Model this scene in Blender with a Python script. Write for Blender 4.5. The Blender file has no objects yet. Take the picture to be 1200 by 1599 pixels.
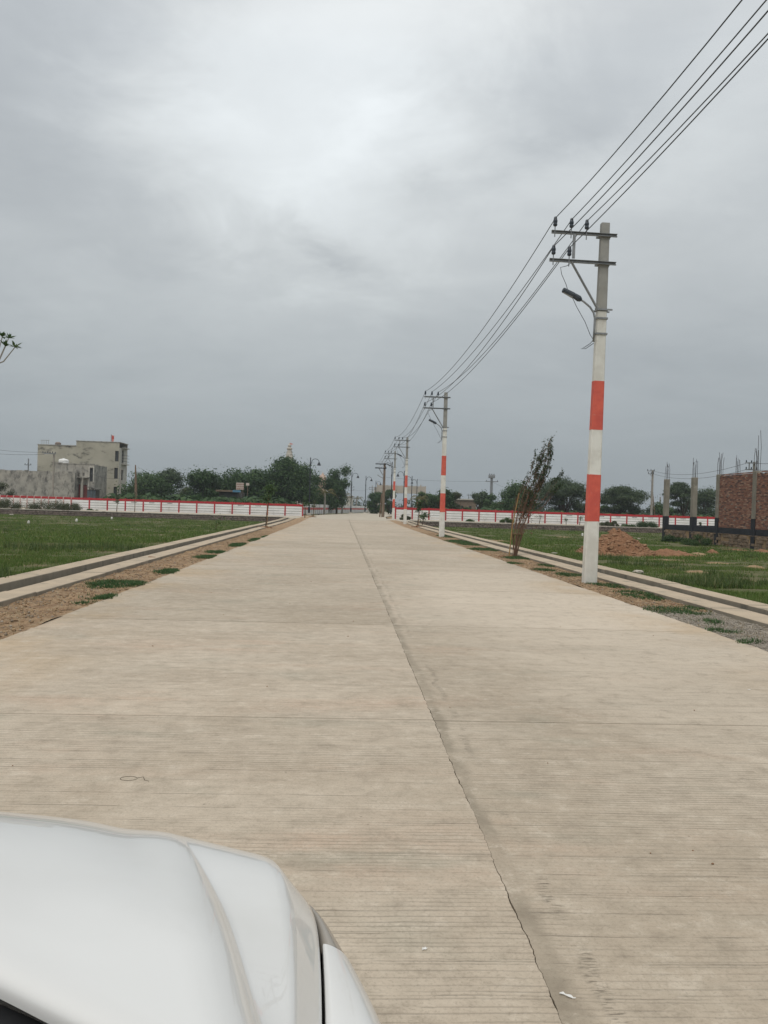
import bpy, math, random
import numpy as np
from mathutils import Vector, noise as mnoise

SC = bpy.context.scene
COL = SC.collection
random.seed(7)
PI = math.pi

# ------------------------------------------------------------------ camera
EYE = Vector((0.0, 0.0, 1.45))
F_PX, IW, IH = 1200.0, 1200.0, 1599.0
YAW, PITCH, ROLL = math.radians(3.1), math.radians(-0.36), math.radians(1.75)
fwd = Vector((math.sin(YAW) * math.cos(PITCH), math.cos(YAW) * math.cos(PITCH), math.sin(PITCH)))
r0 = fwd.cross(Vector((0, 0, 1))).normalized()
u0 = r0.cross(fwd).normalized()
UP = u0 * math.cos(ROLL) - r0 * math.sin(ROLL)
RT = r0 * math.cos(ROLL) + u0 * math.sin(ROLL)
cam_d = bpy.data.cameras.new('camera')
cam = bpy.data.objects.new('camera', cam_d)
COL.objects.link(cam)
from mathutils import Matrix
m3 = Matrix((RT, UP, -fwd)).transposed()
cam.matrix_world = Matrix.Translation(EYE) @ m3.to_4x4()
cam_d.sensor_fit = 'VERTICAL'
cam_d.sensor_height = 24.0
cam_d.lens = 24.0 * F_PX / IH
cam_d.clip_start = 0.05
cam_d.clip_end = 9000
SC.camera = cam


def ray(px, py):
    return (fwd * F_PX + RT * (px - IW / 2) - UP * (py - IH / 2)).normalized()


def at(px, py, d):                       # the place at forward distance d (metres along the road)
    r = ray(px, py)
    return EYE + r * (d / r.y)


def gp(px, py, z=0.0):                   # the place on the level z
    r = ray(px, py)
    return EYE + r * ((z - EYE.z) / r.z)


# ------------------------------------------------------------------ node helper
class NT:
    def __init__(s, tree):
        s.t = tree
        s.n = tree.nodes
        s.l = tree.links

    def new(s, typ, **kw):
        nd = s.n.new(typ)
        for k, v in kw.items():
            setattr(nd, k, v)
        return nd

    def put(s, sock, v):
        if isinstance(v, bpy.types.NodeSocket):
            s.l.new(v, sock)
        elif v is not None:
            if isinstance(v, (tuple, list, Vector)) and len(v) == 3 and sock.type == 'RGBA':
                v = tuple(v) + (1.0,)
            sock.default_value = v

    def math(s, op, a, b=None, c=None, clamp=False):
        nd = s.new('ShaderNodeMath', operation=op)
        nd.use_clamp = clamp
        s.put(nd.inputs[0], a)
        if b is not None: s.put(nd.inputs[1], b)
        if c is not None: s.put(nd.inputs[2], c)
        return nd.outputs[0]

    def vmath(s, op, a, b=None):
        nd = s.new('ShaderNodeVectorMath', operation=op)
        s.put(nd.inputs[0], a)
        if b is not None: s.put(nd.inputs[1], b)
        return nd.outputs['Value'] if op in ('DOT_PRODUCT', 'LENGTH') else nd.outputs[0]

    def mix(s, f, a, b, blend='MIX'):
        nd = s.new('ShaderNodeMix', data_type='RGBA', blend_type=blend)
        s.put(nd.inputs[0], f); s.put(nd.inputs[6], a); s.put(nd.inputs[7], b)
        return nd.outputs[2]

    def smooth(s, v, lo, hi, a=0.0, b=1.0):
        nd = s.new('ShaderNodeMapRange', interpolation_type='SMOOTHSTEP')
        s.put(nd.inputs[0], v)
        for i, x in zip((1, 2, 3, 4), (lo, hi, a, b)): s.put(nd.inputs[i], x)
        return nd.outputs[0]

    def noise(s, vec, scale, detail=4, rough=0.55, dist=0.0, dim='3D', col=False):
        nd = s.new('ShaderNodeTexNoise', noise_dimensions=dim)
        s.put(nd.inputs['Vector'], vec)
        nd.inputs['Scale'].default_value = scale
        nd.inputs['Detail'].default_value = detail
        nd.inputs['Roughness'].default_value = rough
        nd.inputs['Distortion'].default_value = dist
        return nd.outputs['Color' if col else 'Fac']

    def ramp(s, f, stops, interp='LINEAR'):
        nd = s.new('ShaderNodeValToRGB')
        cr = nd.color_ramp
        cr.interpolation = interp
        while len(cr.elements) < len(stops): cr.elements.new(0.5)
        for e, (p, c) in zip(cr.elements, stops):
            e.position = p
            e.color = tuple(c) + (1.0,) if len(c) == 3 else c
        s.put(nd.inputs[0], f)
        return nd.outputs[0]

    def mapping(s, vec, scale=(1, 1, 1), rot=(0, 0, 0), loc=(0, 0, 0)):
        nd = s.new('ShaderNodeMapping')
        s.put(nd.inputs[0], vec)
        nd.inputs['Scale'].default_value = scale
        nd.inputs['Rotation'].default_value = rot
        nd.inputs['Location'].default_value = loc
        return nd.outputs[0]


# ------------------------------------------------------------------ world: overcast sky
SUN_EL, SUN_AZ = math.radians(58), math.radians(200)   # azimuth clockwise from +Y: high, behind the camera
world = bpy.data.worlds.new('World')
SC.world = world
world.use_nodes = True
W = NT(world.node_tree)
W.n.clear()
D = W.new('ShaderNodeTexCoord').outputs['Generated']
sep = W.new('ShaderNodeSeparateXYZ'); W.put(sep.inputs[0], D)
dz = sep.outputs[2]
base = W.ramp(W.math('MAXIMUM', dz, 0.0), [
    (0.0, (.318, .354, .376)), (.06, (.352, .388, .408)), (.16, (.418, .452, .470)), (.30, (.51, .54, .556)),
    (.50, (.59, .622, .645)), (.75, (.80, .80, .79)), (1.0, (.92, .92, .91))])
# flat cloud-layer coordinates: direction divided by its height
inv = W.math('DIVIDE', 1.0, W.math('ADD', W.math('MAXIMUM', dz, 0.0), 0.22))
lay = W.vmath('SCALE', D); W.put(lay.node.inputs['Scale'], inv)
n_big = W.noise(W.mapping(lay, (1.0, 1.5, 1.0), (0, 0, .5), (3.1, .4, 0)), 1.15, 7, .56, .5)
n_fine = W.noise(W.mapping(lay, (1.0, 1.6, 1.0), (0, 0, .9), (7.7, 2.4, 0)), 3.6, 6, .6, .8)
warp = W.vmath('SUBTRACT', W.noise(lay, 2.6, 6, .62, .4, col=True), (.5, .5, .5))
wd = W.vmath('ADD', D, W.vmath('MULTIPLY', warp, (.30, .30, .30)))
warp2 = W.vmath('SUBTRACT', W.noise(lay, 6.5, 6, .68, .3, col=True), (.5, .5, .5))
wd2 = W.vmath('ADD', D, W.vmath('MULTIPLY', warp2, (.085, .085, .085)))


def blob(px, py, rx, ry, tilt=0.0):
    c = ray(px, py)
    a = RT * math.cos(tilt) + UP * math.sin(tilt)
    b = -RT * math.sin(tilt) + UP * math.cos(tilt)
    d = W.vmath('SUBTRACT', wd2 if min(rx, ry) < 2.6 else wd, tuple(c))
    p = W.vmath('DOT_PRODUCT', d, tuple(a / math.radians(rx)))
    q = W.vmath('DOT_PRODUCT', d, tuple(b / math.radians(ry)))
    s = W.math('ADD', W.math('MULTIPLY', p, p), W.math('MULTIPLY', q, q))
    return W.math('EXPONENT', W.math('MULTIPLY', s, -1.0))


CLOUDS = [(475, 215, 14, 9, .2, .31), (560, 150, 5, 2.2, .5, .10), (700, 215, 6, 2.4, .2, .12), (600, 30, 10, 7, .0, .22), (300, 180, 6, 5, -.3, .12), (400, 340, 8, 3, -.2, .10),
          (760, 270, 7, 3, .3, .10), (1120, 200, 9, 4, .3, .12), (60, 40, 12, 8, .2, -.20), (130, 330, 9, 9, 0, -.07),
          (505, 385, 3.2, .9, -.42, -.20), (690, 300, 4.2, 1.3, .15, -.14), (560, 215, 5.0, 1.1, .55, .12), (430, 290, 6, 1.6, -.1, .09), (300, 165, 4, 1.2, -.2, .10), (330, 345, 5, 1.2, -.1, .07), (960, 250, 8, 2.2, .1, .09), (860, 185, 8, 3.2, .1, -.17), (880, 80, 8, 3, .4, -.07),
          (860, 235, 4, 1.2, 0, -.08), (640, 160, 2.5, 1.5, .5, .05), (250, 400, 10, 3, .1, -.05), (230, 660, 16, 7, 0, .12), (1080, 640, 10, 6, 0, -.05)]
m = W.math('MULTIPLY_ADD', W.math('SUBTRACT', n_big, .5), .40, 1.05)
m = W.math('MULTIPLY_ADD', W.math('SUBTRACT', n_fine, .5), .13, m)
for px, py, rx, ry, tl, amp in CLOUDS:
    m = W.math('MULTIPLY_ADD', blob(px, py, rx, ry, tl), amp, m)
fade = W.smooth(dz, -.06, 0.26)
m = W.math('MULTIPLY_ADD', W.math('SUBTRACT', m, 1.0), fade, 1.0)
clouds = W.mix(1.0, base, (1, 1, 1), 'MULTIPLY')
sc_ = W.vmath('SCALE', clouds); W.put(sc_.node.inputs['Scale'], m)
# darker cloud is a touch more violet, brighter a touch warmer
tint = W.mix(W.smooth(m, .8, 1.3), (.985, 1.0, 1.02), (1.0, 1.0, .99))
cl = W.mix(1.0, sc_, tint, 'MULTIPLY')
sky = W.new('ShaderNodeTexSky', sky_type='NISHITA')
sky.sun_disc = False
sky.sun_elevation = SUN_EL
sky.sun_rotation = SUN_AZ
sky.air_density = 1.0; sky.dust_density = 3.0
bg1 = W.new('ShaderNodeBackground'); W.put(bg1.inputs[0], sky.outputs[0]); bg1.inputs[1].default_value = 0.05
bg2 = W.new('ShaderNodeBackground'); W.put(bg2.inputs[0], cl); bg2.inputs[1].default_value = 1.0
mx = W.new('ShaderNodeMixShader'); mx.inputs[0].default_value = 0.94
W.l.new(bg1.outputs[0], mx.inputs[1]); W.l.new(bg2.outputs[0], mx.inputs[2])
out = W.new('ShaderNodeOutputWorld'); W.l.new(mx.outputs[0], out.inputs[0])

sun_d = bpy.data.lights.new('sun', 'SUN')
sun_d.energy = 1.25
sun_d.angle = math.radians(35)
sun_d.color = (1.0, .965, .91)
sun = bpy.data.objects.new('sun', sun_d); COL.objects.link(sun)
sd = Vector((math.sin(SUN_AZ) * math.cos(SUN_EL), math.cos(SUN_AZ) * math.cos(SUN_EL), math.sin(SUN_EL)))
sun.rotation_euler = (-sd).to_track_quat('-Z', 'Y').to_euler()
sun.location = (0, -20, 60)
vs = SC.view_settings
SC.display_settings.display_device = 'sRGB'
vs.view_transform = 'Standard'; vs.look = 'None'; vs.exposure = 0.0; vs.gamma = 1.0; vs.use_curve_mapping = False
SC.cycles.use_denoising = True
SC.cycles.max_bounces = 6
SC.cycles.transparent_max_bounces = 12


# ------------------------------------------------------------------ mesh helpers
class MB:
    def __init__(s):
        s.v, s.f, s.m = [], [], []

    def add(s, vs_, fs_, mi=0):
        o = len(s.v)
        s.v.extend(tuple(v) for v in vs_)
        for f in fs_:
            s.f.append(tuple(i + o for i in f)); s.m.append(mi)
        return s

    def box(s, x0, x1, y0, y1, z0, z1, mi=0):
        v = [(x0, y0, z0), (x1, y0, z0), (x1, y1, z0), (x0, y1, z0), (x0, y0, z1), (x1, y0, z1), (x1, y1, z1), (x0, y1, z1)]
        return s.add(v, [(3, 2, 1, 0), (4, 5, 6, 7), (0, 1, 5, 4), (1, 2, 6, 5), (2, 3, 7, 6), (3, 0, 4, 7)], mi)

    def rbox(s, c, size, rz=0.0, mi=0, rx=0.0):
        hx, hy, hz = (a / 2 for a in size)
        M = Matrix.Translation(Vector(c)) @ Matrix.Rotation(rz, 4, 'Z') @ Matrix.Rotation(rx, 4, 'X')
        v = [M @ Vector(p) for p in [(-hx, -hy, -hz), (hx, -hy, -hz), (hx, hy, -hz), (-hx, hy, -hz),
                                     (-hx, -hy, hz), (hx, -hy, hz), (hx, hy, hz), (-hx, hy, hz)]]
        return s.add(v, [(3, 2, 1, 0), (4, 5, 6, 7), (0, 1, 5, 4), (1, 2, 6, 5), (2, 3, 7, 6), (3, 0, 4, 7)], mi)

    def tube(s, pts, rad, sides=6, mi=0, caps=True):
        pts = [Vector(p) for p in pts]
        if not isinstance(rad, (list, tuple)): rad = [rad] * len(pts)
        vs_, fs_ = [], []
        pa = None
        for i, p in enumerate(pts):
            t = (pts[min(i + 1, len(pts) - 1)] - pts[max(i - 1, 0)]).normalized()
            if pa is None:
                a = t.cross(Vector((0, 0, 1)))
                if a.length < .05: a = t.cross(Vector((0, 1, 0)))
            else:
                a = pa - t * pa.dot(t)
            a.normalize(); pa = a
            b = t.cross(a)
            for k in range(sides):
                w = 2 * PI * k / sides
                vs_.append(p + (a * math.cos(w) + b * math.sin(w)) * rad[i])
        for i in range(len(pts) - 1):
            for k in range(sides):
                k2 = (k + 1) % sides
                fs_.append((i * sides + k, i * sides + k2, (i + 1) * sides + k2, (i + 1) * sides + k))
        if caps:
            fs_.append(tuple(range(sides - 1, -1, -1)))
            n = (len(pts) - 1) * sides
            fs_.append(tuple(n + k for k in range(sides)))
        return s.add(vs_, fs_, mi)

    def lathe(s, prof, c=(0, 0, 0), sides=12, mi=0, axis='Z'):
        vs_, fs_ = [], []
        c = Vector(c)
        for r, h in prof:
            for k in range(sides):
                w = 2 * PI * k / sides
                p = (r * math.cos(w), r * math.sin(w), h)
                if axis == 'X': p = (h, r * math.cos(w), r * math.sin(w))
                vs_.append(c + Vector(p))
        for i in range(len(prof) - 1):
            for k in range(sides):
                k2 = (k + 1) % sides
                fs_.append((i * sides + k, i * sides + k2, (i + 1) * sides + k2, (i + 1) * sides + k))
        fs_.append(tuple(range(sides - 1, -1, -1)))
        n = (len(prof) - 1) * sides
        fs_.append(tuple(n + k for k in range(sides)))
        return s.add(vs_, fs_, mi)

    def build(s, name, mat, parent=None, smooth=False, bevel=0.0):
        return mk(name, s.v, s.f, mat, parent, smooth, s.m, bevel)


def mk(name, v, f, mat, parent=None, smooth=False, mi=None, bevel=0.0):
    me = bpy.data.meshes.new(name)
    me.from_pydata([tuple(p) for p in v], [], f)
    mats = mat if isinstance(mat, (list, tuple)) else [mat]
    for q in mats: me.materials.append(q)
    if mi is not None and len(mats) > 1: me.polygons.foreach_set('material_index', mi)
    if smooth: me.polygons.foreach_set('use_smooth', [True] * len(me.polygons))
    me.update()
    o = bpy.data.objects.new(name, me)
    COL.objects.link(o)
    if parent is not None: o.parent = parent
    if bevel > 0:
        b = o.modifiers.new('edge', 'BEVEL'); b.width = bevel; b.segments = 1; b.limit_method = 'ANGLE'
    return o


def mk_np(name, V, Fq, mat, parent=None, smooth=False):
    """V (n,3) array, Fq (m,k) array of equal-sided faces"""
    me = bpy.data.meshes.new(name)
    n, (mf, k) = len(V), Fq.shape
    me.vertices.add(n); me.vertices.foreach_set('co', np.ascontiguousarray(V, np.float32).ravel())
    me.loops.add(mf * k); me.loops.foreach_set('vertex_index', np.ascontiguousarray(Fq, np.int32).ravel())
    me.polygons.add(mf)
    me.polygons.foreach_set('loop_start', np.arange(0, mf * k, k, dtype=np.int32))
    me.polygons.foreach_set('loop_total', np.full(mf, k, np.int32))
    if smooth: me.polygons.foreach_set('use_smooth', np.ones(mf, bool))
    me.materials.append(mat)
    me.update(calc_edges=True)
    o = bpy.data.objects.new(name, me)
    COL.objects.link(o)
    if parent is not None: o.parent = parent
    return o


def tag(o, label, cat, group=None, kind=None):
    o['label'] = label
    if cat: o['category'] = cat
    if group: o['group'] = group
    if kind: o['kind'] = kind
    return o


def empty(name, loc=(0, 0, 0), rz=0.0):
    o = bpy.data.objects.new(name, None)
    o.empty_display_size = .3
    COL.objects.link(o)
    o.location = loc; o.rotation_euler = (0, 0, rz)
    return o


def thing(name, label, cat, loc=(0, 0, 0), rz=0.0, group=None):
    return tag(empty(name, loc, rz), label, cat, group)


def struct(o):
    o['kind'] = 'structure'
    return o


def copy_tree(o, parent=None):
    c = o.copy()
    COL.objects.link(c)
    if parent is not None: c.parent = parent
    for ch in list(o.children): copy_tree(ch, c)
    return c


def vnoise(x, y, seed=0):
    """vectorised value noise in 0..1"""
    x = np.asarray(x, float); y = np.asarray(y, float)
    xi = np.floor(x).astype(np.int64); yi = np.floor(y).astype(np.int64)
    xf = x - xi; yf = y - yi
    xf = xf * xf * (3 - 2 * xf); yf = yf * yf * (3 - 2 * yf)

    def h(a, b):
        q = (a * 374761393 + b * 668265263 + seed * 974634777) & 0x7fffffff
        q = ((q ^ (q >> 13)) * 1274126177) & 0x7fffffff
        return ((q ^ (q >> 16)) & 0xffff) / 65535.0
    return (h(xi, yi) * (1 - xf) + h(xi + 1, yi) * xf) * (1 - yf) + (h(xi, yi + 1) * (1 - xf) + h(xi + 1, yi + 1) * xf) * yf


def fbm(x, y, seed=0, oct=4):
    s, a, t = 0.0, 1.0, 0.0
    for i in range(oct):
        s = s + a * vnoise(np.asarray(x) * 2 ** i, np.asarray(y) * 2 ** i, seed + i * 17); t += a; a *= .5
    return s / t


# ------------------------------------------------------------------ materials
def pmat(name, c1, c2=None, scale=3.0, rough=.85, bump=0.0, bscale=None, detail=5, metallic=0.0, c3=None, s3=None,
         streak=None, spec=.3, t3=(.55, .68), bdist=.02):
    """principled material whose colour wanders between c1, c2 (and patches of c3)"""
    ma = bpy.data.materials.new(name); ma.use_nodes = True
    N = NT(ma.node_tree); bs = N.n['Principled BSDF']
    bs.inputs['Roughness'].default_value = rough
    bs.inputs['Metallic'].default_value = metallic
    bs.inputs['Specular IOR Level'].default_value = spec
    g = N.new('ShaderNodeNewGeometry'); P = g.outputs['Position']
    if c2 is None: c2 = tuple(x * .8 for x in c1)
    col = N.mix(N.smooth(N.noise(P, scale, detail, .6), .32, .68), c1, c2)
    if c3 is not None:
        v = P if streak is None else N.mapping(P, streak)
        col = N.mix(N.smooth(N.noise(v, s3 or scale * 2, 6, .65, .3), t3[0], t3[1]), col, c3)
    N.put(bs.inputs['Base Color'], col)
    if bump > 0:
        b = N.new('ShaderNodeBump'); b.inputs['Strength'].default_value = bump; b.inputs['Distance'].default_value = bdist
        N.put(b.inputs['Height'], N.noise(P, bscale or scale * 8, 5, .65))
        N.l.new(b.outputs[0], bs.inputs['Normal'])
    return ma


def leafmat(name, ca, cb, cc=None, transl=.32, rough=.55):
    ma = bpy.data.materials.new(name); ma.use_nodes = True
    N = NT(ma.node_tree); bs = N.n['Principled BSDF']
    g = N.new('ShaderNodeNewGeometry')
    col = N.ramp(g.outputs['Random Per Island'], [(0, ca), (.75, cb), (1, cc or cb)])
    big = N.noise(g.outputs['Position'], .55, 3, .6)
    col = N.mix(N.smooth(big, .35, .7), col, N.mix(.45, col, cb))
    N.put(bs.inputs['Base Color'], col)
    bs.inputs['Roughness'].default_value = rough
    bs.inputs['Specular IOR Level'].default_value = .25
    tr = N.new('ShaderNodeBsdfTranslucent'); N.put(tr.inputs[0], col)
    mxs = N.new('ShaderNodeMixShader'); mxs.inputs[0].default_value = transl
    N.l.new(bs.outputs[0], mxs.inputs[1]); N.l.new(tr.outputs[0], mxs.inputs[2])
    N.l.new(mxs.outputs[0], N.n['Material Output'].inputs[0])
    return ma


JX = .668          # longitudinal joint
XL, XR = -3.39, 4.71


def road_mat(name, side):
    ma = bpy.data.materials.new(name); ma.use_nodes = True
    N = NT(ma.node_tree); bs = N.n['Principled BSDF']
    g = N.new('ShaderNodeNewGeometry'); P = g.outputs['Position']
    s = N.new('ShaderNodeSeparateXYZ'); N.put(s.inputs[0], P)
    x, y = s.outputs[0], s.outputs[1]
    # base: worn broomed concrete with dusty, pinkish and greyish patches drawn out along the tining
    col = N.mix(N.smooth(N.noise(P, .55, 6, .6, .4), .36, .64), (.455, .380, .292), (.530, .454, .360))
    col = N.mix(N.smooth(N.noise(N.mapping(P, (.5, 1.6, 1), loc=(9, 3, 0)), .8, 6, .62), .52, .72), col, (.50, .39, .295))
    col = N.mix(N.smooth(N.noise(N.mapping(P, (.6, 1.3, 1), loc=(2, 30, 0)), 1.3, 6, .6), .54, .72, 0, .85), col, (.375, .342, .268))
    col = N.mix(N.smooth(N.noise(N.mapping(P, (1, 1.2, 1), loc=(5, 1, 0)), 7, 6, .7), .40, .66, 0, .35), col, (.36, .31, .24))
    col = N.mix(N.smooth(N.noise(N.mapping(P, (1, 1.2, 1), loc=(1, 9, 0)), 19, 5, .7), .50, .66, 0, .38), col, (.53, .46, .365))
    col = N.mix(N.smooth(N.noise(N.mapping(P, (1.2, 6, 1)), 2.6, 6, .7), .52, .78, 0, .5), col, (.31, .275, .215))
    # pale cement dust lying over the middle of the right lane, tan dust on the left shoulder
    px_ = N.math('DIVIDE', N.math('SUBTRACT', x, 3.4), 2.6); py_ = N.math('DIVIDE', N.math('SUBTRACT', y, 12.5), 8.0)
    rad = N.math('ADD', N.math('MULTIPLY', px_, px_), N.math('MULTIPLY', py_, py_))
    rad = N.math('ADD', rad, N.math('MULTIPLY', N.math('SUBTRACT', N.noise(N.mapping(P, (.8, 1.2, 1)), .9, 6, .65), .5), 1.8))
    col = N.mix(N.smooth(rad, .1, 1.3, .8, 0), col, (.62, .535, .43))
    # brown soil washed on to the slab beside the verges
    if side == 'L': ed = N.smooth(x, XL + .1, XL + 1.7, 1, 0)
    else: ed = N.smooth(x, XR - 1.5, XR - .1, 0, 1)
    col = N.mix(N.math('MULTIPLY', ed, N.smooth(N.noise(N.mapping(P, (.7, .5, 1), loc=(1, 7, 0)), .9, 5, .6), .42, .68, 0, .75)), col, (.50, .375, .24))
    # tined grooves: random spacing, slightly wavy, worn away in places
    wob = N.math('MULTIPLY', N.math('SUBTRACT', N.noise(P, 1.4, 3, .5), .5), .035)
    w2 = N.math('MULTIPLY', N.math('SUBTRACT', N.noise(P, 22, 3, .6), .5), .005)
    t = N.math('ADD', N.math('ADD', y, wob), w2)
    t = N.math('MULTIPLY_ADD', x, .012 if side == 'L' else .02, t)

    def lines(sc, wid, soft):
        v = N.new('ShaderNodeTexVoronoi', voronoi_dimensions='1D', feature='DISTANCE_TO_EDGE')
        N.put(v.inputs['W'], t); v.inputs['Scale'].default_value = sc
        v.inputs['Randomness'].default_value = .9
        return N.smooth(v.outputs['Distance'], wid, wid + soft, 1, 0)
    fine = lines(31, .05, .085)
    deep = lines(6.2, .008, .016)
    wear = N.smooth(N.noise(N.mapping(P, (.45, 1.6, 1)), .9, 5, .62), .36, .60)
    wear2 = N.smooth(N.noise(N.mapping(P, (1.5, 9, 1), loc=(4, 4, 0)), 1.7, 5, .65), .40, .62)
    breakup = N.smooth(N.noise(N.mapping(P, (3, 30, 1)), 1.5, 4, .6), .34, .50)
    fine = N.math('MULTIPLY', N.math('MULTIPLY', fine, wear), breakup)
    deep = N.math('MULTIPLY', deep, N.math('MAXIMUM', wear2, .12))
    grit = N.noise(P, 240, 3, .7)
    med = N.noise(N.mapping(P, (1, 1.8, 1)), 34, 5, .65)
    height = N.math('MULTIPLY_ADD', fine, -.6, N.math('MULTIPLY_ADD', deep, -1.0, N.math('MULTIPLY_ADD', grit, .16, N.math('MULTIPLY', med, .35))))
    dirt = N.math('MAXIMUM', N.math('MULTIPLY', fine, .30), N.math('MULTIPLY', deep, .46))
    if side == 'R':
        # trowelled strip of cement slurry along the joint, tining starts at its ragged far edge
        e = N.math('ADD', N.math('SUBTRACT', x, JX), N.math('MULTIPLY', N.math('SUBTRACT', N.noise(N.mapping(P, (1, 1, 1)), 1.7, 5, .65), .5), -.22))
        strip = N.smooth(e, .035, .105, 1, 0)
        dirt = N.math('MULTIPLY', dirt, N.math('SUBTRACT', 1.0, N.math('MULTIPLY', strip, .95)))
        height = N.math('MULTIPLY_ADD', N.math('SUBTRACT', .35, height), N.math('MULTIPLY', strip, .8), height)
        col = N.mix(N.math('MULTIPLY', strip, N.smooth(N.noise(P, 2.4, 5, .6), .3, .6, .25, .85)), col, N.mix(N.noise(P, 9, 5, .7), (.20, .17, .128), (.34, .29, .22)))
        rim = N.math('MULTIPLY', N.smooth(e, .125, .15), N.smooth(e, .165, .20, 1, 0))
        ticks = N.math('MULTIPLY', rim, N.smooth(N.noise(N.mapping(P, (11, 110, 1)), 1.0, 3, .6), .52, .60))
        ticks = N.math('MULTIPLY', ticks, N.smooth(N.noise(P, 1.9, 3), .40, .52))
        dirt = N.math('MAXIMUM', dirt, N.math('MULTIPLY', ticks, .62))
        height = N.math('MULTIPLY_ADD', ticks, -.8, height)
    # coarse-to-fine mottling of the worn cement skin
    mot = N.noise(N.mapping(P, (1, 1.15, 1), loc=(3, 5, 0)), 5.0, 13, .82)
    col = N.mix(N.smooth(mot, .37, .50, .45, 0), col, (.27, .222, .168))
    col = N.mix(N.smooth(mot, .51, .63, 0, .60), col, (.61, .535, .435))
    sand = N.noise(P, 75, 4, .75)
    col = N.mix(N.smooth(sand, .34, .50, .32, 0), col, (.20, .165, .125))
    # every slab was cast on its own day: slightly different tone
    oi = N.new('ShaderNodeObjectInfo').outputs['Random']
    tone = N.mix(oi, (.93, .925, .91), (1.06, 1.055, 1.05))
    col = N.mix(1.0, col, tone, 'MULTIPLY')
    # small pits and specks
    pv = N.new('ShaderNodeTexVoronoi', feature='F1'); N.put(pv.inputs['Vector'], P); pv.inputs['Scale'].default_value = 13
    spot = N.math('MULTIPLY', N.smooth(pv.outputs['Distance'], .06, .11, 1, 0), N.smooth(N.noise(P, 2.2, 3), .56, .66))
    dirt = N.math('MAXIMUM', dirt, N.math('MULTIPLY', spot, .55))
    col = N.mix(N.math('MULTIPLY', grit, .25), col, N.mix(.3, col, (.1, .085, .06)))
    col = N.mix(dirt, col, (.095, .078, .058))
    N.put(bs.inputs['Base Color'], col)
    bs.inputs['Roughness'].default_value = .82
    bs.inputs['Specular IOR Level'].default_value = .35
    b = N.new('ShaderNodeBump'); b.inputs['Strength'].default_value = .6; b.inputs['Distance'].default_value = .007
    N.put(b.inputs['Height'], height); N.l.new(b.outputs[0], bs.inputs['Normal'])
    return ma


M = {}
M['road_l'] = road_mat('tined_concrete_left_lane', 'L')
M['road_r'] = road_mat('tined_concrete_right_lane', 'R')
M['joint'] = pmat('joint_filler', (.022, .019, .015), (.05, .042, .032), 12, .95)
M['crossroad'] = pmat('cross_road_concrete', (.42, .37, .29), (.48, .43, .35), .7, .85, .3, 30)
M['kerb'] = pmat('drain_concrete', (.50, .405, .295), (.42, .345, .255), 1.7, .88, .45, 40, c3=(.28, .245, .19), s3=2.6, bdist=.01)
M['kerb_shade'] = pmat('shaded_drain_concrete', (.235, .205, .16), (.30, .262, .205), 2.4, .9, .4, 30, c3=(.17, .155, .125), s3=2.2, streak=(1, 1, .4), bdist=.01)  # drain concrete again, darkened: shade of the side faces put into the colour
M['soil'] = pmat('dry_verge_soil', (.42, .275, .160), (.24, .155, .092), 3.2, .95, 1.0, 40, c3=(.43, .32, .20), s3=9, t3=(.5, .62), bdist=.04)
M['gravel'] = pmat('grey_aggregate', (.30, .265, .22), (.40, .355, .295), 9, .95, 1.0, 70, c3=(.17, .135, .10), s3=16)
M['field'] = pmat('field_ground', (.080, .096, .030), (.118, .108, .050), .7, .95, .8, 14, c3=(.20, .145, .085), s3=.8, t3=(.50, .66))
M['mound'] = pmat('red_brown_earth', (.245, .125, .068), (.33, .18, .10), 5, .95, 1.0, 26, c3=(.17, .09, .05), s3=9, bdist=.05)
M['clod'] = pmat('earth_clod', (.22, .118, .066), (.36, .22, .13), 7, .95, .5, 40)
M['soil_clod'] = pmat('tan_soil_clod', (.37, .255, .15), (.23, .152, .09), 9, .95, .5, 40)
M['bare'] = pmat('bare_yellow_earth', (.36, .25, .145), (.27, .18, .10), 3, .95, .8, 30)
M['pebble'] = pmat('pebble_stone', (.34, .29, .23), (.22, .17, .12), 9, .9)
M['pale_stone'] = pmat('pale_stone', (.55, .51, .45), (.42, .38, .32), 9, .9, .3, 40)
M['brown_stone'] = pmat('brown_stone', (.30, .17, .10), (.20, .12, .075), 9, .9, .5, 40)
M['white_paint'] = pmat('white_pole_paint', (.76, .755, .70), (.62, .605, .55), 2.6, .7, .4, 60, c3=(.45, .40, .32), s3=4.5, streak=(1, 1, .3), t3=(.58, .78), bdist=.004)
M['red_paint'] = pmat('red_pole_paint', (.68, .135, .09), (.56, .10, .075), 4, .65, .4, 60, c3=(.60, .30, .24), s3=9, t3=(.60, .72), bdist=.004)
M['bare_pole'] = pmat('bare_pole_concrete', (.34, .335, .31), (.27, .265, .245), 3, .9, .4, 50, c3=(.31, .30, .27), s3=4, streak=(1, 1, .3), bdist=.005)
M['old_pole'] = pmat('old_brown_pole', (.16, .115, .08), (.22, .17, .125), 3, .9, .4, 30)
M['steel'] = pmat('galvanised_steel', (.30, .31, .32), (.22, .23, .235), 8, .5, .1, 60, metallic=.35)
M['porcelain'] = pmat('dark_glazed_porcelain', (.025, .035, .05), (.04, .05, .065), 9, .2, spec=.6)
M['wire'] = pmat('weathered_conductor', (.075, .08, .085), (.05, .054, .058), 2, .55, metallic=.2)
M['black_cable'] = pmat('black_cable', (.02, .02, .022), None, 2, .5)
M['lamp_grey'] = pmat('lamp_housing', (.07, .085, .10), (.05, .06, .075), 6, .4)
M['lamp_glass'] = pmat('lamp_diffuser', (.34, .35, .36), (.28, .29, .30), 6, .3)
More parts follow.
